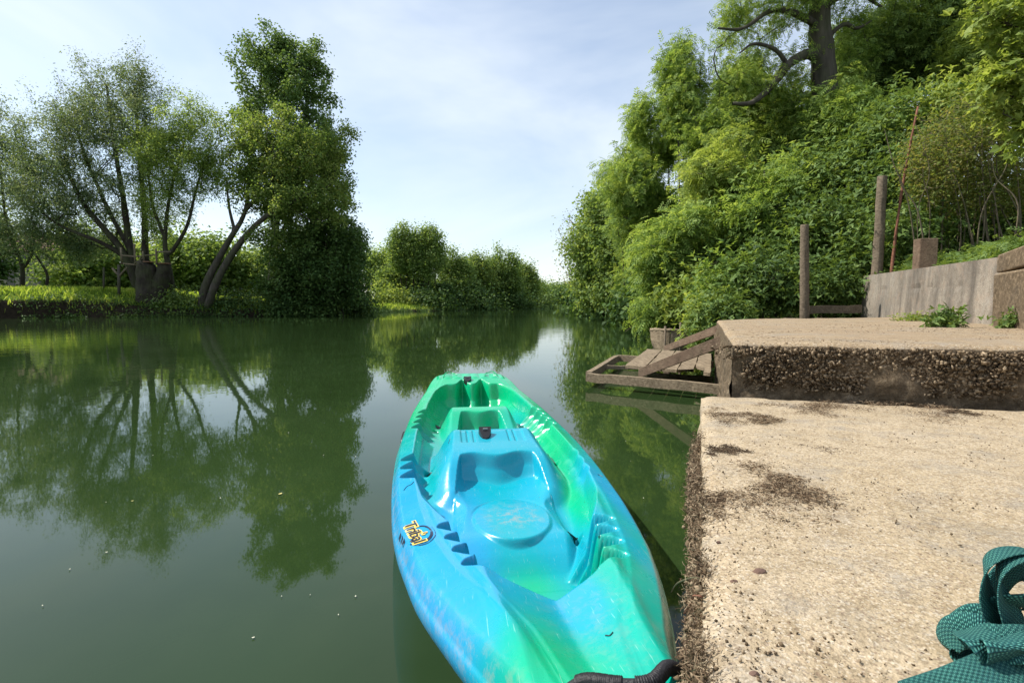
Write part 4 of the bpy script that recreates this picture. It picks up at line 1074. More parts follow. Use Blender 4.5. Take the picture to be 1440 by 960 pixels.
def tree(name, label, cat, ells, trunk, natt, per, spread, size, lmat, bmat='dark', step=.5, up=.5, tmpl='leaf', asp=.5, group=None, rtip=.014, shell=.45, droop=0.0, rmin=.0, extra=None, minz=-1e9, ldroop=0.0, base=None, lup=.5, back=2, aniso=(1, 1, 1), rmax=None):
    """ells: crown ellipsoids in the world; trunk: list of (points, r0, r1)"""
    sk = Skel(step)
    for t_ in trunk:
        pts, r0, r1 = t_[:3]; par = -1 if (len(t_) < 4) else sk.near(pts[0])
        sk.line(pts, r0, r1, par)
    A = crown_pts(ells, natt, shell)
    A = A[A[:, 2] > minz] if minz > -1e8 else A
    sk.grow(A, up, minz, droop=droop); tips = list(sk.tips); sk.finish(rtip, rmax=rmax)
    b = base if base is not None else trunk[0][0][0]
    t_ = thing(name, label, cat, (b[0], b[1], b[2]), 0, group)
    V, Fc = sk.mesh(rmin); raw('trunk', V, Fc, BM[bmat], t_, smooth=True)
    # leaves sit on the tips and on the last twigs below them
    P = [sk.P[tips]]; idx = np.array(tips); par = np.array(sk.par)
    for q in range(back):
        idx = par[idx]; idx = idx[idx >= 0]; ok = (np.array(sk.ex)[idx] == 0); idx = idx[ok]; P.append(sk.P[idx]+rng.normal(0, spread*.4, (len(idx), 3)))
    P = np.vstack(P)
    if minz > -1e8: P = P[P[:, 2] > minz-.3]
    V, Fc = leaves(P, per, spread, size, lup, asp, tmpl, ldroop, aniso); raw('crown', V, Fc, LM[lmat], t_)
    return t_
def E(px, py, rx, ry, Y, dep=None):
    """crown ellipsoid from its outline in the photograph, at distance Y"""
    c = dp(px, py, Y); k = Y/F*1.05; return (c[0], Y, c[2], rx*k, (dep if dep is not None else (rx+ry)/2)*k, ry*k)
def B(px, Y, sink=.3):
    """a point of the ground in photograph column px at distance Y"""
    x = dp(px, 430, Y)[0]; return np.array([x, Y, hz_at(x, Y)-sink])
def D(px, py, Y): return dp(px, py, Y)

# ---- left bank
b = B(32, 46)
tree('slender_tree', 'slender thin-leaved tree at the far left edge, in front of the stone house', 'tree', [E(-5, 200, 52, 55, 46), E(-30, 290, 70, 70, 46), E(20, 330, 30, 40, 46), E(18, 250, 30, 50, 46)],
     [([b, D(30, 370, 46), D(10, 320, 46), D(0, 230, 46)], .20, .06), ([D(36, 375, 46), D(48, 345, 46.4), D(38, 300, 46)], .12, .05, 1), ([b+[1.9, 0, 0], D(66, 385, 46), D(44, 350, 46)], .14, .07)], 300, 34, .36, .20, 'willow', asp=.45, rtip=.016)
b = B(205, 43.5)
tree('willow', 'large grey-green willow with many rising limbs, behind the cut stump', 'tree',
     [E(190, 118, 46, 45, 44), E(130, 135, 50, 50, 44), E(80, 190, 55, 55, 44), E(150, 190, 75, 60, 44), E(65, 250, 60, 60, 44), E(130, 270, 80, 60, 44), E(200, 200, 40, 90, 44), E(95, 325, 70, 50, 45.5, 30), E(50, 320, 55, 40, 45), E(135, 345, 50, 32, 46.5, 28)],
     [([b, D(192, 400, 43.5), D(170, 350, 43.5), D(120, 290, 43.5), D(85, 220, 43.8)], .42, .09), ([D(190, 395, 43.5), D(180, 330, 44), D(172, 270, 44), D(160, 200, 44), D(150, 120, 44)], .30, .08, 1),
      ([B(215, 44), D(205, 370, 44), D(203, 300, 44), D(196, 220, 44), D(190, 130, 44)], .34, .08), ([D(175, 360, 43.6), D(140, 340, 43), D(90, 320, 43), D(60, 300, 43)], .2, .06, 1), ([D(182, 350, 44), D(150, 290, 44.5), D(120, 220, 45), D(105, 170, 45)], .2, .06, 1)],
     860, 36, .34, .20, 'willow', asp=.36, rtip=.012, ldroop=.5, shell=.5)
b = B(243, 42.5)
tree('light_willow', 'pale yellow-green willow between the big willow and the poplar', 'tree',
     [E(265, 175, 45, 42, 42.5), E(225, 215, 42, 45, 42.5), E(285, 215, 40, 50, 42.5), E(235, 270, 45, 40, 42.5), E(290, 245, 28, 36, 42.5), E(215, 310, 26, 30, 43.5)],
     [([b, D(240, 390, 42.5), D(232, 340, 42.5), D(240, 270, 42.5), D(262, 190, 42.5)], .26, .06), ([D(238, 360, 42.5), D(262, 320, 42.5), D(275, 270, 42.5), D(292, 210, 42.5)], .16, .05, 1), ([D(234, 340, 42.5), D(215, 290, 42.5), D(208, 240, 42.5)], .14, .05, 1)],
     460, 34, .30, .17, 'light', asp=.4, rtip=.011, ldroop=.6)
b = B(384, 45.5)
tree('poplar', 'tallest tree on the left bank, a dark green poplar with a broad blocky top', 'tree',
     [E(375, 90, 42, 45, 45.5), E(432, 98, 38, 42, 45.5), E(400, 75, 35, 30, 45.5), E(405, 140, 68, 50, 45.5), E(425, 200, 60, 55, 45.5), E(415, 260, 62, 55, 45.5), E(430, 320, 65, 55, 45.5), E(450, 370, 62, 45, 45), E(475, 335, 35, 35, 45), E(468, 240, 22, 60, 45.5), E(352, 160, 22, 50, 45.5)],
     [([b, D(384, 380, 45.5), D(390, 280, 45.5), D(398, 180, 45.5), D(400, 80, 45.5)], .45, .10), ([D(386, 350, 45.5), D(420, 270, 45.5), D(430, 170, 45.5), D(435, 90, 45.5)], .2, .07, 1), ([D(388, 330, 45.5), D(372, 240, 45.5), D(366, 150, 45.5), D(368, 85, 45.5)], .18, .06, 1)],
     820, 46, .27, .21, 'poplar', asp=.8, rtip=.013, shell=.42, step=.7, back=1)
b = B(283, 42.3, .5)
tree('leaning_tree', 'double-trunked tree leaning right out over the river edge, in front of the poplar', 'tree',
     [E(345, 205, 38, 45, 42.5), E(400, 205, 60, 50, 42), E(450, 215, 40, 45, 42), E(360, 260, 45, 40, 42), E(420, 275, 60, 40, 41.5), E(465, 280, 34, 34, 41.5), E(375, 330, 30, 20, 41), E(480, 190, 16, 25, 42)],
     [([b, D(290, 400, 42), D(318, 345, 42), D(345, 296, 42), D(350, 230, 42)], .36, .08), ([b+[.5, -.3, 0], D(305, 395, 41.5), D(335, 345, 41.3), D(372, 306, 41), D(420, 280, 41), D(462, 262, 41)], .34, .07), ([D(345, 296, 42), D(385, 250, 42), D(420, 205, 42)], .18, .06, 1), ([D(330, 325, 42), D(322, 290, 42), D(318, 250, 42)], .13, .05, 1)],
     520, 34, .26, .19, 'leaning', bmat='grey', asp=.7, rtip=.013, step=.5, back=1)
b = B(455, 44)
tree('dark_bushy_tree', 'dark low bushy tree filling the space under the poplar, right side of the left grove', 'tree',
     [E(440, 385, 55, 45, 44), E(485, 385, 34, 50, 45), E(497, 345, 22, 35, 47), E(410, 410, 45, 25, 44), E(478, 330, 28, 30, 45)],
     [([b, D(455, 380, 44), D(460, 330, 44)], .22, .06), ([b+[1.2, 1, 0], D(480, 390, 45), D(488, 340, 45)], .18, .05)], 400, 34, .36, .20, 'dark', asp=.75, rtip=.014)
# wood behind the left meadow
hz = [(-45, 345, 55, 70, 62, 'dark', 'rounded dark tree behind the stone house at the far left'), (130, 365, 65, 50, 62, 'alder', 'dark spreading tree right of the stone house, behind the willow'), (215, 370, 45, 45, 66, 'leaning', 'mid-green tree behind the cut stump'), (262, 365, 45, 45, 60, 'alder', 'light green bushy tree seen behind the light willow trunk'), (325, 375, 50, 35, 64, 'alder', 'dark tree behind the foot of the leaning tree'), (375, 385, 40, 30, 70, 'alder', 'small sunlit tree seen between the leaning tree and the poplar trunk'), (440, 370, 45, 45, 62, 'dark', 'dark tree behind the poplar foot')]
for (px, py, rx, ry, Y, lm, lab) in hz:
    b = B(px, Y)
    tree('background_tree', lab, 'tree', [E(px, py, rx, ry, Y), E(px-rx*.4, py+ry*.5, rx*.6, ry*.6, Y), E(px+rx*.4, py+ry*.45, rx*.6, ry*.6, Y)], [([b, D(px+5, (py+415)/2, Y), D(px, py-ry*.4, Y)], .24, .06)], 170, 24, .65, .42, lm, asp=.7, rtip=.022, rmin=.03, group='trees behind the left meadow')
# ---- middle group, left bank further on
mids = [(538, 378, 34, 34, 84, 'light', 'rounded yellow-green tree just right of the dark grove', None),
        (572, 352, 28, 42, 78, 'alder', 'taller left half of the alder clump with bare lower stems', 1), (603, 355, 26, 42, 78, 'alder', 'right half of the alder clump, stems leaning right', 1),
        (555, 400, 30, 28, 80, 'alder', 'low leafy tree at the left foot of the alder clump', None),
        (640, 385, 28, 34, 84, 'alder', 'greenish alder right of the tall clump', 1), (672, 388, 24, 36, 90, 'leaning', 'slim alder in the middle of the far row', 1), (706, 384, 30, 38, 94, 'alder', 'broad full alder towards the right end of the far row', 1),
        (738, 398, 22, 30, 104, 'leaning', 'last rounded tree at the right end of the far row', None), (650, 412, 30, 20, 86, 'dark', 'dark low bush tree at the water edge under the slim alder', None), (700, 418, 34, 18, 93, 'dark', 'dark low bush tree under the broad alder', None), (620, 415, 24, 18, 80, 'dark', 'dark undergrowth tree right of the alder clump stems', None),
        (590, 405, 30, 24, 88, 'dark', 'dark shaded tree seen behind the alder stems', None),
        (778, 416, 15, 15, 165, 'light', 'pale distant tree left of the river bend', None), (795, 416, 14, 16, 180, 'alder', 'distant hazy tree at the river bend', None), (760, 414, 14, 18, 140, 'alder', 'distant rounded tree behind the end of the row', None), (812, 412, 14, 20, 170, 'light', 'distant tree right of the river bend by the right bank wood', None)]
for (px, py, rx, ry, Y, lm, lab, al) in mids:
    b = B(px, Y); k = Y/F
    tr = [([b, D(px, (py+425)/2, Y), D(px+rx*.1, py-ry*.5, Y)], .20, .06)]
    if al: tr += [([b+[k*rx*.3, .5, 0], D(px+rx*.35, py+10, Y), D(px+rx*.45, py-ry*.5, Y)], .15, .05), ([b+[-k*rx*.3, .3, 0], D(px-rx*.3, py+10, Y), D(px-rx*.35, py-ry*.4, Y)], .15, .05)]
    tree('alder' if al else 'distant_tree', lab, 'tree', [E(px-rx*.1, py-ry*.35, rx*.5, ry*.62, Y), E(px+rx*.4, py-ry*.3, rx*.35, ry*.5, Y), E(px-rx*.5, py-ry*.15, rx*.35, ry*.5, Y), E(px-rx*.35, py, rx*.62, ry*.6, Y), E(px+rx*.35, py+ry*.05, rx*.62, ry*.6, Y), E(px, py+ry*.4, rx*.9, ry*.45, Y)], tr, 230, 26,   .0042*Y+.10, .0024*Y+.10, lm, asp=.7, rtip=.018, rmin=.028 if Y < 100 else .05, group='trees along the far left bank')
# undergrowth on the far left bank edge
def bush(name, label, px, py, rx, ry, Y, lm, n=60, per=24, size=None, spread=None, group=None, dep=None, tmpl='leaf', bm='dark', asp=.6, rtip=.006, Yb=None, step=.3):
    b = B(px, Yb or Y, .1)
    ells = [E(px, py, rx, ry, Y, dep), E(px-rx*.5, py+ry*.35, rx*.5, ry*.6, Y, dep), E(px+rx*.5, py+ry*.3, rx*.5, ry*.6, Y, dep)]
    tops = [D(px+rx*f, py+ry*.2, Y) for f in (-.5, -.1, .35)]
    return tree(name, label, 'bush', ells, [([b, (b+tp)/2+rng.normal(0, .05, 3), tp], .03*Y/12+.01, .012) for tp in tops], n, per, spread or .016*Y, size or .0045*Y+.03, lm, bm, group=group, asp=asp, tmpl=tmpl, rtip=rtip, step=step, base=b)
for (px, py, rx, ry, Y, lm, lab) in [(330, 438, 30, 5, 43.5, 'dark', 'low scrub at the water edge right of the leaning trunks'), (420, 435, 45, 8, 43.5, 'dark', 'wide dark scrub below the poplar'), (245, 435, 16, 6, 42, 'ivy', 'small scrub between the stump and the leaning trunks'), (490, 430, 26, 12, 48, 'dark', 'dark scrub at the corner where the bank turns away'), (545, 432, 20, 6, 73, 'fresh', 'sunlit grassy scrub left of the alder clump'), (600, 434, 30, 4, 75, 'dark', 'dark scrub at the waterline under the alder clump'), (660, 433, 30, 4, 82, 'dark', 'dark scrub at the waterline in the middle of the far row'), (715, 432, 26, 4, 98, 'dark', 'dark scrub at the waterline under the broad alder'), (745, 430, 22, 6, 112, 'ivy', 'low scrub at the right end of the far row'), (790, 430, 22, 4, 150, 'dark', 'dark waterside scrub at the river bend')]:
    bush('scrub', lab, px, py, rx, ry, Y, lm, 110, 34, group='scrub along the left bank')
# grass on the left bank
def grass(name, label, pts, size, mat='grass', kind='stuff', wid=.10):
    P = np.array(pts); n = len(P); h = size*rng.uniform(.5, 1.3, n); a = rng.uniform(0, 2*PI, n); lean = rng.normal(0, .35, (n, 2))*h[:, None]
    w = h*wid*rng.uniform(.6, 1.4, n); dx, dy = np.cos(a)*w, np.sin(a)*w
    V = np.zeros((n, 4, 3)); V[:, 0] = P-np.stack([dx, dy, 0*dx], 1); V[:, 1] = P+np.stack([dx, dy, 0*dx], 1)
    mid = P+np.column_stack([lean*.35, h*.6]); V[:, 2] = P+np.column_stack([lean, h]); V[:, 3] = mid-np.stack([dx, dy, 0*dx], 1)*.8
    return tag(raw(name, V.reshape(-1, 3), np.arange(n*4).reshape(-1, 4), LM[mat]), label, 'grass', None, kind)
Pb = []
for (x0, y0), (x1, y1) in zip(LB[:-1], LB[1:]):
    if y0 > 160 or x0 < -62: continue
    L_ = math.hypot(x1-x0, y1-y0); k = int(L_*70*min(1, 45/y0)); tt = rng.random(k); off = rng.uniform(-.75, .7, k); nx_, ny_ = -(y1-y0)/L_, (x1-x0)/L_
    X = x0+(x1-x0)*tt+nx_*off; Y = y0+(y1-y0)*tt+ny_*off; z = np.maximum(height(X, Y), -.02)+rng.uniform(0, .12, k); Pb.append(np.column_stack([X, Y, z]))
Pb = np.vstack(Pb); keep = fbm(Pb, .7, 3) > -.35; Pb = Pb[keep]
V, Fc = leaves(Pb, 7, .16, .16, .4, .5, 'leaf', .6); tag(raw('bank_herbs', V, Fc, LM['dark']), 'dark herbs and grass hanging over the steep earth edge of the left bank', 'herbs', None, 'stuff')
n = 130000; X = rng.uniform(-50, 8, n); Y = rng.uniform(33, 105, n); l = sdist(X, Y, LB); z = height(X, Y); ok = (l > -.7) & (z > .15) & (rng.random(n) < np.clip(2.2-l/6, .12, 1)) & (rng.random(n) < 60/Y)
grass('meadow_grass', 'grass and herbs growing over the left bank and its meadow', np.column_stack([X, Y, z])[ok], .32, wid=.16)
# ------------------------------------------------------------------ house behind the left meadow
m = M('rough_stone_wall'); v = m.voro(3.2, m.mp((1, 1, 1.8))); hc = m.ramp(v, [(.05, (.14, .12, .10)), (.35, (.27, .24, .20)), (.8, (.33, .29, .24))]); MAT['housewall'] = m.fin(hc, .95, .1, m.bump(v, .5, .05))
MAT['roof'] = simple('roof_tiles', (.18, .105, .08), .9, .2, 6); MAT['shutter'] = simple('blue_grey_shutter', (.22, .28, .31), .7, .2); MAT['glass'] = simple('dark_glass', (.03, .035, .04), .15, .6)
Yh = 74.; h0 = dp(-60, 405, Yh); h1 = dp(96, 405, Yh); hx0, hx1 = h0[0], h1[0]; gz = 2.0
house = thing('stone_house', 'stone house with pale blue shutters, half hidden behind the trees at the far left', 'house', ((hx0+hx1)/2, Yh+4, gz))
hb = -0.5; ht = dp(50, 352, Yh)[2]
mb = MB(); box(mb, hx0, hx1, Yh, Yh+8, hb, ht); mb.build('wall', MAT['housewall'], house)
rg = ht+2.6; mb = MB(); a_, b_, c_, d_ = hx0-.4, hx1+.4, Yh-.5, Yh+8.5
mb.add([(a_, c_, ht-.15), (b_, c_, ht-.15), (b_, d_, ht-.15), (a_, d_, ht-.15), (a_+.2, Yh+4, rg), (b_-.2, Yh+4, rg)], [(0, 1, 5, 4), (2, 3, 4, 5), (1, 2, 5), (3, 0, 4), (3, 2, 1, 0)])
rf = mb.build('roof', MAT['roof'], house)
mb = MB(); box(mb, hx1-3, hx1-2, Yh+3.5, Yh+4.5, rg-1.0, rg+.9); mb.build('chimney', MAT['housewall'], rf)
for px, py, w_, h_ in ((15, 394, .55, .9), (60, 396, .55, .9), (37, 365, .45, .7), (75, 366, .45, .7), (5, 365, .45, .7)):
    c_ = dp(px, py, Yh); mb = MB(); box(mb, c_[0]-w_, c_[0]+w_, Yh-.04, Yh+.05, c_[2]-h_, c_[2]+h_); w1 = mb.build('window', MAT['glass'], house)
    for sx in (-1, 1):
        mb = MB(); box(mb, c_[0]+sx*(w_+.32)-.3, c_[0]+sx*(w_+.32)+.3, Yh-.08, Yh-.012, c_[2]-h_, c_[2]+h_); s2 = mb.build('shutter', MAT['shutter'], w1); s2.location = (0, 0, 0)
# ------------------------------------------------------------------ cut double stump and the rough platform beside it
b = B(209, 41.2, .6); st = thing('cut_stump', 'massive double tree stump sawn off flat above head height at the left river edge', 'stump', tuple(b))
mb = MB(); P_ = cr([b, D(207, 410, 41.2), D(206, 375, 41.2), D(208, 369, 41.2)], 6); tube(mb, P_, np.linspace(.85, .56, len(P_)), 14, wob=.06)
mb.build('trunk', BM['dark'], st, smooth=True)
mb = MB(); P_ = cr([b+[.5, .1, 0], D(222, 410, 41.4), D(229, 385, 41.4), D(232, 371, 41.4)], 6); tube(mb, P_, np.linspace(.7, .42, len(P_)), 12, wob=.06)
mb.build('trunk', BM['dark'], st, smooth=True)
MAT['cut'] = simple('sawn_wood', (.30, .17, .10), .9, .1)
for (px, py, r, tz) in ((208, 369, .56, .02), (232, 371, .43, .02)):
    c_ = D(px, py, 41.25); mb = MB(); tube(mb, [c_, c_+[0, 0, .05]], [r, r*.97], 18, wob=.02); mb.build('sawn_top', MAT['cut'], st)
c_ = B(176, 42.2, .3); hd_ = thing('hide_platform', 'rough pole platform with railings built beside the cut stump', 'platform', tuple(c_))
def pole(name, a, b, r, mat='pale', parent=hd_): mb = MB(); tube(mb, [a, (np.array(a)+b)/2+rng.normal(0, .02, 3), b], r*1.5, 7, wob=.06); return mb.build(name, BM[mat], parent, smooth=True)
Yp = 41.0
for px in (168, 196): pole('leg', B(px, Yp+(.6 if px > 180 else 0)), D(px-1, 372, Yp), .07, 'grey')
pole('leg', B(147, Yp+.8), D(146, 376, Yp+.8), .05, 'grey')
pole('brace', D(168, 388, Yp), D(158, 377, Yp), .05); pole('brace', D(168, 388, Yp), D(179, 376, Yp), .05)
mb = MB(); a_, b_ = D(172, 371, Yp), D(203, 374, Yp); hexa(mb, [a_, b_, b_+[0, 1.2, 0], a_+[0, 1.2, 0]], [a_+[0, 0, .08], b_+[0, 0, .08], b_+[0, 1.2, .08], a_+[0, 1.2, .08]]); mb.build('deck', MAT['wood'], hd_)
for px, ty in ((171, 348), (190, 343), (202, 353), (220, 350)): pole('railing_post', D(px, 372, Yp), D(px-1, ty, Yp), .045)
pole('rail', D(171, 359, Yp), D(190, 361, Yp), .035); pole('rail', D(190, 361, Yp), D(221, 358, Yp), .035); pole('rail', D(189, 371, Yp), D(203, 362, Yp), .04)
pole('rail', D(221, 354, Yp), D(240, 354, Yp), .04)
c_ = gp(180, 444, .0); mb = MB(); tube(mb, [gp(178, 445, -.1), D(191, 436, 40.6)], .09, 8, wob=.1); tag(mb.build('driftwood', BM['pale'], smooth=True), 'bleached piece of driftwood slanting into the water at the foot of the cut stump', 'driftwood')
# little wooden mooring posts on the far bank
for px, Y, lab in ((513, 62, 'short pale mooring post at the bank corner right of the dark grove'), (506, 61, 'second short mooring post just left of the bank corner post')):
    c_ = gp(px, 439, 0); mb = MB(); tube(mb, [(c_[0], c_[1]-1, -.8), (c_[0], c_[1]-1, .75)], .09, 8); tag(mb.build('mooring_post', BM['pale']), lab, 'post')

# ------------------------------------------------------------------ right bank
b = B(872, 33)
tree('spreading_tree', 'round broad green tree overhanging the river on the right bank, farthest of the right wood', 'tree',
     [E(860, 300, 38, 38, 32), E(840, 345, 38, 45, 33), E(880, 350, 45, 50, 31), E(830, 395, 28, 38, 34), E(870, 405, 45, 32, 32), E(900, 300, 40, 50, 32), E(905, 390, 30, 45, 30)],
     [([b, D(872, 390, 32), D(870, 340, 32), D(865, 290, 32)], .3, .08), ([D(872, 390, 32), D(845, 350, 33), D(832, 320, 33)], .14, .05, 1), ([D(872, 380, 32), D(895, 340, 31), D(905, 300, 31)], .14, .05, 1)],
     850, 26, .30, .19, 'alder', asp=.7, rtip=.010, bmat='dark', step=.4)
b = B(812, 50)
tree('bare_twiggy_tree', 'thin half-bare twiggy tree sticking out left behind the spreading tree', 'tree', [E(803, 345, 18, 42, 50), E(815, 390, 20, 30, 50)], [([b, D(812, 390, 50), D(806, 330, 50)], .12, .05)], 170, 4, .4, .2, 'brown', bmat='grey', rtip=.02)
b = B(905, 22, .2)
def sap(px, Y, top, rx, lab, lm='ash', nat=240, per=6, name='ash_tree', low=400, sz=.30, tm='pinnate', xo=0, spread=.17, bm='grey', lean=0):
    b = B(px+xo, Y, .2); n_ = 7; ys = np.linspace(low, top+rx*.3, n_); el = []
    for i, y in enumerate(ys):
        f_ = i/(n_-1); w = rx*(1.0-.55*f_**2)*rng.uniform(.75, 1.25)
        el.append(E(px+rng.uniform(-.55, .55)*rx+lean*f_, y, w, (low-top)/n_*rng.uniform(.7, 1.2), Y+rng.uniform(-.6, .6), rx*.9))
    return tree(name, lab, 'tree', el, [([b, D(px+xo*.6, (low+top)/2+40, Y), D(px+lean*.6, (low+top)/2-20, Y), D(px+lean, top, Y)], .012*Y*.45, .015), ([b+[.25, .1, 0], D(px+rx*.3+xo*.6, (low+top)/2+20, Y), D(px+rx*.5+lean, top+40, Y)], .045, .014), ([b+[-.2, .1, 0], D(px-rx*.35, (low+top)/2+30, Y), D(px-rx*.5+lean*.6, top+60, Y)], .04, .014)],
                nat, per, spread, sz, lm, bm, tmpl=tm, rtip=.007, step=.28, base=b, ldroop=.3, back=2, shell=.55)
sap(925, 20, 158, 52, 'leftmost tall ash sapling of the right bank, leaning out over the river', nat=620, low=400, lean=-12)
sap(975, 18, 88, 55, 'tall light-green ash reaching highest against the sky, right of the leaning sapling', nat=720, low=400, lean=10)
sap(1020, 15.5, 200, 58, 'bright green ash in the middle of the right bank with drooping leaf sprays', nat=560, low=390, lm='fresh')
sap(1075, 13.8, 240, 48, 'slim ash sapling with a visible thin stem behind the end of the block', nat=330, low=400)
sap(945, 14.5, 300, 42, 'young leafy ash low over the water left of the block', nat=380, low=440)
sap(1045, 20, 105, 60, 'ash tree behind the saplings, below the big bare limbs', nat=620, low=340, sz=.34, spread=.22)
sap(890, 26, 205, 44, 'narrow tree between the spreading tree and the ash saplings', nat=460, low=410, sz=.32, spread=.22)
sap(1095, 19.5, 130, 52, 'leafy ash filling the space under the crooked limb of the old tree', nat=420, low=300, sz=.34, spread=.22)
# old big tree with thick bare limbs
Yo = 18.
b = B(1160, Yo, .3)
tree('old_ash', 'old tall tree with thick dark trunk and crooked bare limbs, high on the slope', 'tree',
     [E(1040, 30, 45, 30, Yo), E(1090, 5, 60, 40, Yo), E(1180, -60, 90, 60, Yo), E(1060, 70, 40, 22, Yo), E(1120, 70, 30, 25, Yo), E(1030, 100, 35, 25, Yo), E(1210, 30, 60, 30, 19), E(1095, -80, 80, 50, Yo), E(1105, 120, 50, 30, 18.6), E(1060, 105, 45, 25, 17.5), E(1195, 80, 30, 40, 18.6)],
     [([b, D(1162, 200, Yo), D(1158, 100, Yo), D(1152, 20, Yo), D(1156, -60, Yo), D(1165, -140, Yo)], .48, .20),
      ([D(1158, 92, Yo), D(1138, 76, 17.8), D(1108, 92, 17.5), D(1086, 120, 17.3), D(1058, 144, 17), D(1030, 146, 17)], .20, .05, 1),
      ([D(1155, 40, Yo), D(1120, 20, 17.6), D(1085, 15, 17.4), D(1045, 40, 17.2), D(1010, 40, 17)], .13, .03, 1),
      ([D(1153, 15, Yo), D(1120, -30, 17.6), D(1070, -50, 17.4), D(1020, -20, 17.2)], .13, .03, 1),
      ([D(1108, 92, 17.5), D(1090, 70, 17.3), D(1060, 62, 17.1), D(1040, 75, 17)], .08, .025, 1),
      ([D(1157, 60, Yo), D(1185, 35, 18), D(1205, 40, 18), D(1225, 30, 18)], .09, .03, 1), ([D(1154, 10, Yo), D(1200, -10, 18), D(1240, 10, 18)], .12, .04, 1)],
     400, 7, .20, .26, 'ash', 'grey', tmpl='pinnate', rtip=.008, step=.3, base=b, ldroop=.3)
for (px, py, rx, ry, Y, lm, nat, lab, tm) in [(1235, 85, 60, 55, 20, 'ivy', 420, 'dense dark green tree right of the old trunk', 'pinnate'), (1320, 30, 75, 50, 19, 'ivy', 420, 'tall dark tree at the top right behind the overhanging branch', 'pinnate'), (1400, 90, 60, 60, 17, 'fresh', 330, 'green tree at the right edge above the brown shrub', 'pinnate'), (1190, 170, 45, 40, 17, 'ash', 260, 'light tree in front of the old trunk foot', 'pinnate'), (1010, 230, 40, 70, 22, 'ash', 260, 'shaded tree deep inside the right wood behind the ashes', 'pinnate'), (1130, 230, 60, 60, 19, 'ash', 380, 'tree covering the slope below the old trunk', 'pinnate')]:
    b = B(px, Y)
    tree('slope_tree', lab, 'tree', [E(px, py, rx, ry, Y), E(px-rx*.45, py+ry*.4, rx*.6, ry*.6, Y), E(px+rx*.45, py+ry*.35, rx*.6, ry*.6, Y)], [([b, (b+D(px, py, Y))/2+[.1, 0, 0], D(px, py-ry*.5, Y)], .16, .04)], nat, 8, .26, .32, lm, 'dark', tmpl=tm, rtip=.008, step=.35, base=b, ldroop=.3)
# shrubs clothing the slope
shr = [(1190, 235, 62, 50, 14.5, 'ivy', 'big rounded dark-green shrub in the middle of the slope', 'trio'), (1270, 190, 60, 48, 14, 'ivy', 'high shrub on the slope left of the brown shrub', 'trio'), (1165, 320, 52, 45, 12.5, 'ivy', 'ivy-covered shrub between the two round posts', 'trio'),
       (1225, 350, 48, 45, 11.6, 'ivy', 'lower dark shrub right behind the tallest post', 'trio'), (1110, 335, 45, 45, 13, 'ash', 'light shrub left of the shorter round post', 'trio'), (1080, 395, 55, 38, 11.4, 'ivy', 'dark ivy shrub just behind the back edge of the block', 'trio'),
       (1160, 405, 45, 28, 11.0, 'ivy', 'low shrub behind the timber board', 'trio'), (1300, 255, 55, 48, 12.5, 'ivy', 'shrub behind the leaning rusty pole', 'trio'), (1280, 335, 48, 38, 10.8, 'ivy', 'shrub behind the short square post', 'trio'),
       (1020, 405, 38, 36, 11.6, 'ash', 'leafy shrub at the back left corner of the block', 'trio'), (975, 415, 36, 32, 13.5, 'fresh', 'bright shrub hanging over the old boat', 'trio'), (1003, 452, 22, 18, 10.0, 'fresh', 'low fresh shrub touching the water behind the landing stage', 'trio'),
       (1015, 445, 26, 22, 9.6, 'ivy', 'dark low shrub filling the gap between block and boat', 'trio'), (1050, 300, 50, 50, 14.5, 'ash', 'light green shrub under the ashes', 'trio'), (1130, 265, 50, 40, 15, 'ash', 'shrub below the old tree trunk on the left', 'trio'), (1345, 150, 60, 45, 13.5, 'fresh', 'sunlit shrub above the brown shrub', 'trio'), (1240, 280, 50, 40, 13, 'ivy', 'shrub behind the top of the tallest post', 'trio'),
       (900, 430, 30, 22, 24, 'dark', 'dark shrub at the water edge under the spreading tree', 'leaf'), (935, 395, 30, 45, 20, 'ivy', 'shrub behind the leftmost sapling', 'leaf'), (1040, 365, 45, 40, 14, 'ivy', 'dark shrub deep behind the slim sapling', 'leaf'), (850, 428, 34, 12, 44, 'dark', 'dark waterside shrub under the far trees on the right bank', 'leaf'), (1420, 290, 60, 60, 12, 'ivy', 'shrub behind the brown shrub at the right edge', 'trio')]
for (px, py, rx, ry, Y, lm, lab, tm) in shr:
    bush('shrub', lab, px, py, rx, ry, Y, lm, 115, 10, size=.010*Y+.02 if tm == 'leaf' else .012*Y, spread=.018*Y, group='shrubs on the right bank', tmpl=tm, rtip=.005)
# brown twiggy shrub at right: many bare stems
b = B(1375, 10.2, .1); tr = []
for k_ in range(34):
    x = 1290+k_*5; y0 = B(x+rng.uniform(-6, 6), 10.2+rng.uniform(-.8, .9), .1); tx = x+rng.normal(-5, 38)
    Yk_ = y0[1]; tr.append(([y0, D(x+(tx-x)*.35, 300, Yk_)+rng.normal(0, .08, 3), D(x+(tx-x)*.7, 240, Yk_)+rng.normal(0, .1, 3), D(tx, rng.uniform(150, 230), Yk_)], rng.uniform(.010, .022), .005))
tree('brown_shrub', 'brownish twiggy shrub with many pale bare stems behind the right end of the wall', 'bush', [E(1350, 205, 60, 50, 10.4), E(1400, 180, 60, 55, 10.6), E(1310, 230, 40, 50, 10.2), E(1420, 250, 50, 50, 10.4), E(1350, 270, 60, 40, 10.4)], tr, 1500, 7, .11, .06, 'brown', 'pale', asp=.6, rtip=.0035, step=.2, base=b, back=1)
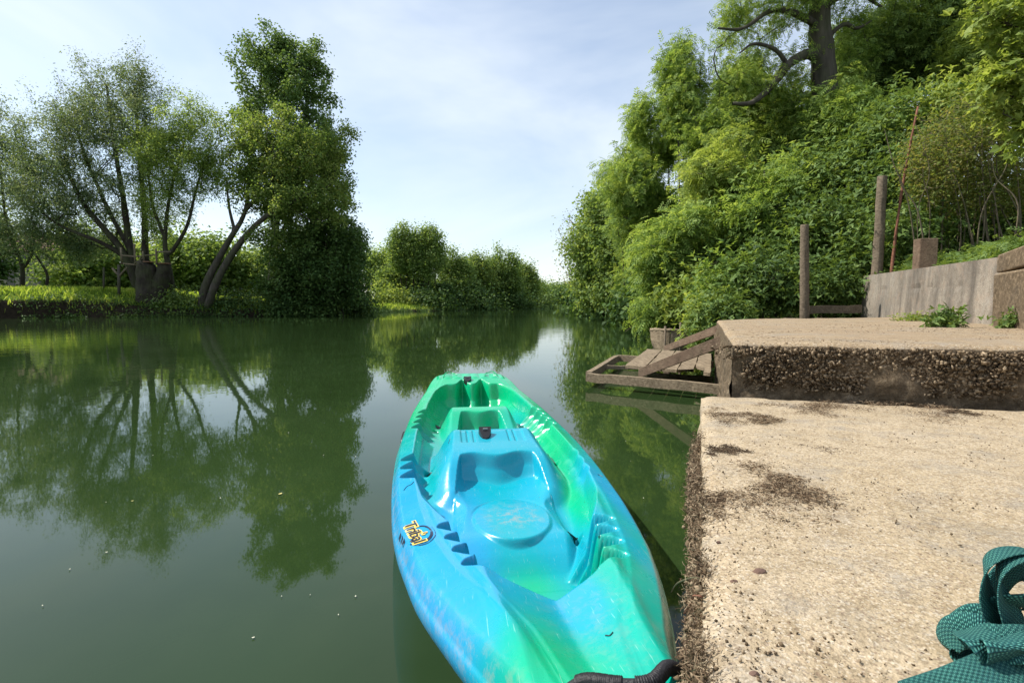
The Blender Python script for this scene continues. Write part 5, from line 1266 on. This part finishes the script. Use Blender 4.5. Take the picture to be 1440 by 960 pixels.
# overhanging branch at the top right with big leaves (from a tree outside the picture)
p = [np.array([6.8, 5.6, 3.9]), D(1500, 60, 5.6), D(1450, 100, 5.5), D(1415, 150, 5.5)]
tb = np.array([7.6, 6.6, 1.4])
tree('plane_tree', 'overhanging branch with large bright lobed leaves at the top right corner', 'tree', [E(1425, 45, 45, 40, 5.5), E(1415, 120, 28, 50, 5.5), E(1440, 180, 22, 30, 5.5), E(1400, 15, 40, 20, 5.6), E(1500, 60, 60, 90, 5.8)],
     [([tb, np.array([7.5, 6.4, 2.6]), np.array([7.0, 6.0, 4.2]), np.array([6.6, 5.8, 5.4])], .12, .05), ([np.array([7.0, 6.0, 4.2]), D(1480, 60, 5.6), D(1430, 40, 5.5), D(1390, 20, 5.5)], .03, .008, 1), ([D(1480, 60, 5.6), D(1440, 110, 5.5), D(1410, 160, 5.5)], .02, .006, 1)],
     260, 5, .08, .085, 'fresh', 'grey', tmpl='maple', rtip=.003, step=.12, base=tb, lup=.8, back=2)
# ---- ground plants on the right slope, behind the wall and at the block
n = 30000; X = rng.uniform(3.5, 22, n); Y = rng.uniform(5, 30, n); r = -sdist(X, Y, RB); tw = (X-wA[0])*wn[0]+(Y-wA[1])*wn[1]; al_ = (X-wA[0])*wd[0]+(Y-wA[1])*wd[1]; z = height(X, Y)
ok = (z > .25) & (r > .1) & ~((al_ < .6) & (tw < .6)) & (rng.random(n) < 12/Y)
Pg = np.column_stack([X, Y, z])[ok]
V, Fc = leaves(Pg+[0, 0, .10], 4, .10, .15, .7, .6, 'trio'); tag(raw('ground_ivy', V, Fc, LM['ivy']), 'ivy and nettles covering the ground of the right slope', 'ground cover', None, 'stuff')
s_ = rng.uniform(.2, 7, 1500); o_ = rng.uniform(.40, 1.6, 1500); X = A[0]-wd[0]*s_+wn[0]*o_; Y = A[1]-wd[1]*s_+wn[1]*o_; Pg = np.column_stack([X, Y, height(X, Y)])
V, Fc = leaves(Pg+[0, 0, .10], 5, .07, .17, .5, .4, 'pinnate'); tag(raw('bracken', V, Fc, LM['ivy']), 'fresh green ferns and herbs just behind the top of the wall', 'ground cover', None, 'stuff')
# weeds at the foot of the wall and on the block
def weed(px, py, r, hgt, lab, z=BLZ, n=26, mat='ivy', sz=.055, off=(0, 0, 0)):
    c_ = gp(px, py, z)+np.array(off); pts = c_+np.column_stack([rng.normal(0, r, n), rng.normal(0, r*.5, n), rng.uniform(.01, hgt, n)])
    t_ = thing('weed', lab, 'plant', tuple(c_), 0, None)
    mb = MB()
    for p_ in pts[:16]: tube(mb, [c_+(p_-c_)*[.15, .15, 0], (c_+p_)/2+[0, 0, .02], p_], .0025, 4)
    mb.build('stem', LM['fresh'], t_); V, Fc = leaves(pts, 6, .028, sz, .6, .6, 'trio'); raw('foliage', V, Fc, LM[mat], t_); return t_
weed(1330, 460, .08, .14, 'bushiest green weed at the foot of the wall by the crack', n=40, sz=.07)
weed(1290, 452, .14, .07, 'low creeping weed at the foot of the wall, left of the bushy one', n=30, mat='fresh')
weed(1420, 462, .05, .14, 'weed with pale stalks at the foot of the wall near its broken end', n=26)
weed(1178, 442, .10, .05, 'tiny green weed in front of the timber board', n=16, mat='fresh')
weed(1433, 562, .03, .05, 'small weed at the foot of the block at the right edge of the picture', z=SLZ, n=12, sz=.035)
weed(1148, 442, .06, .05, 'tiny weed right beside the shorter round post', n=10, mat='fresh')
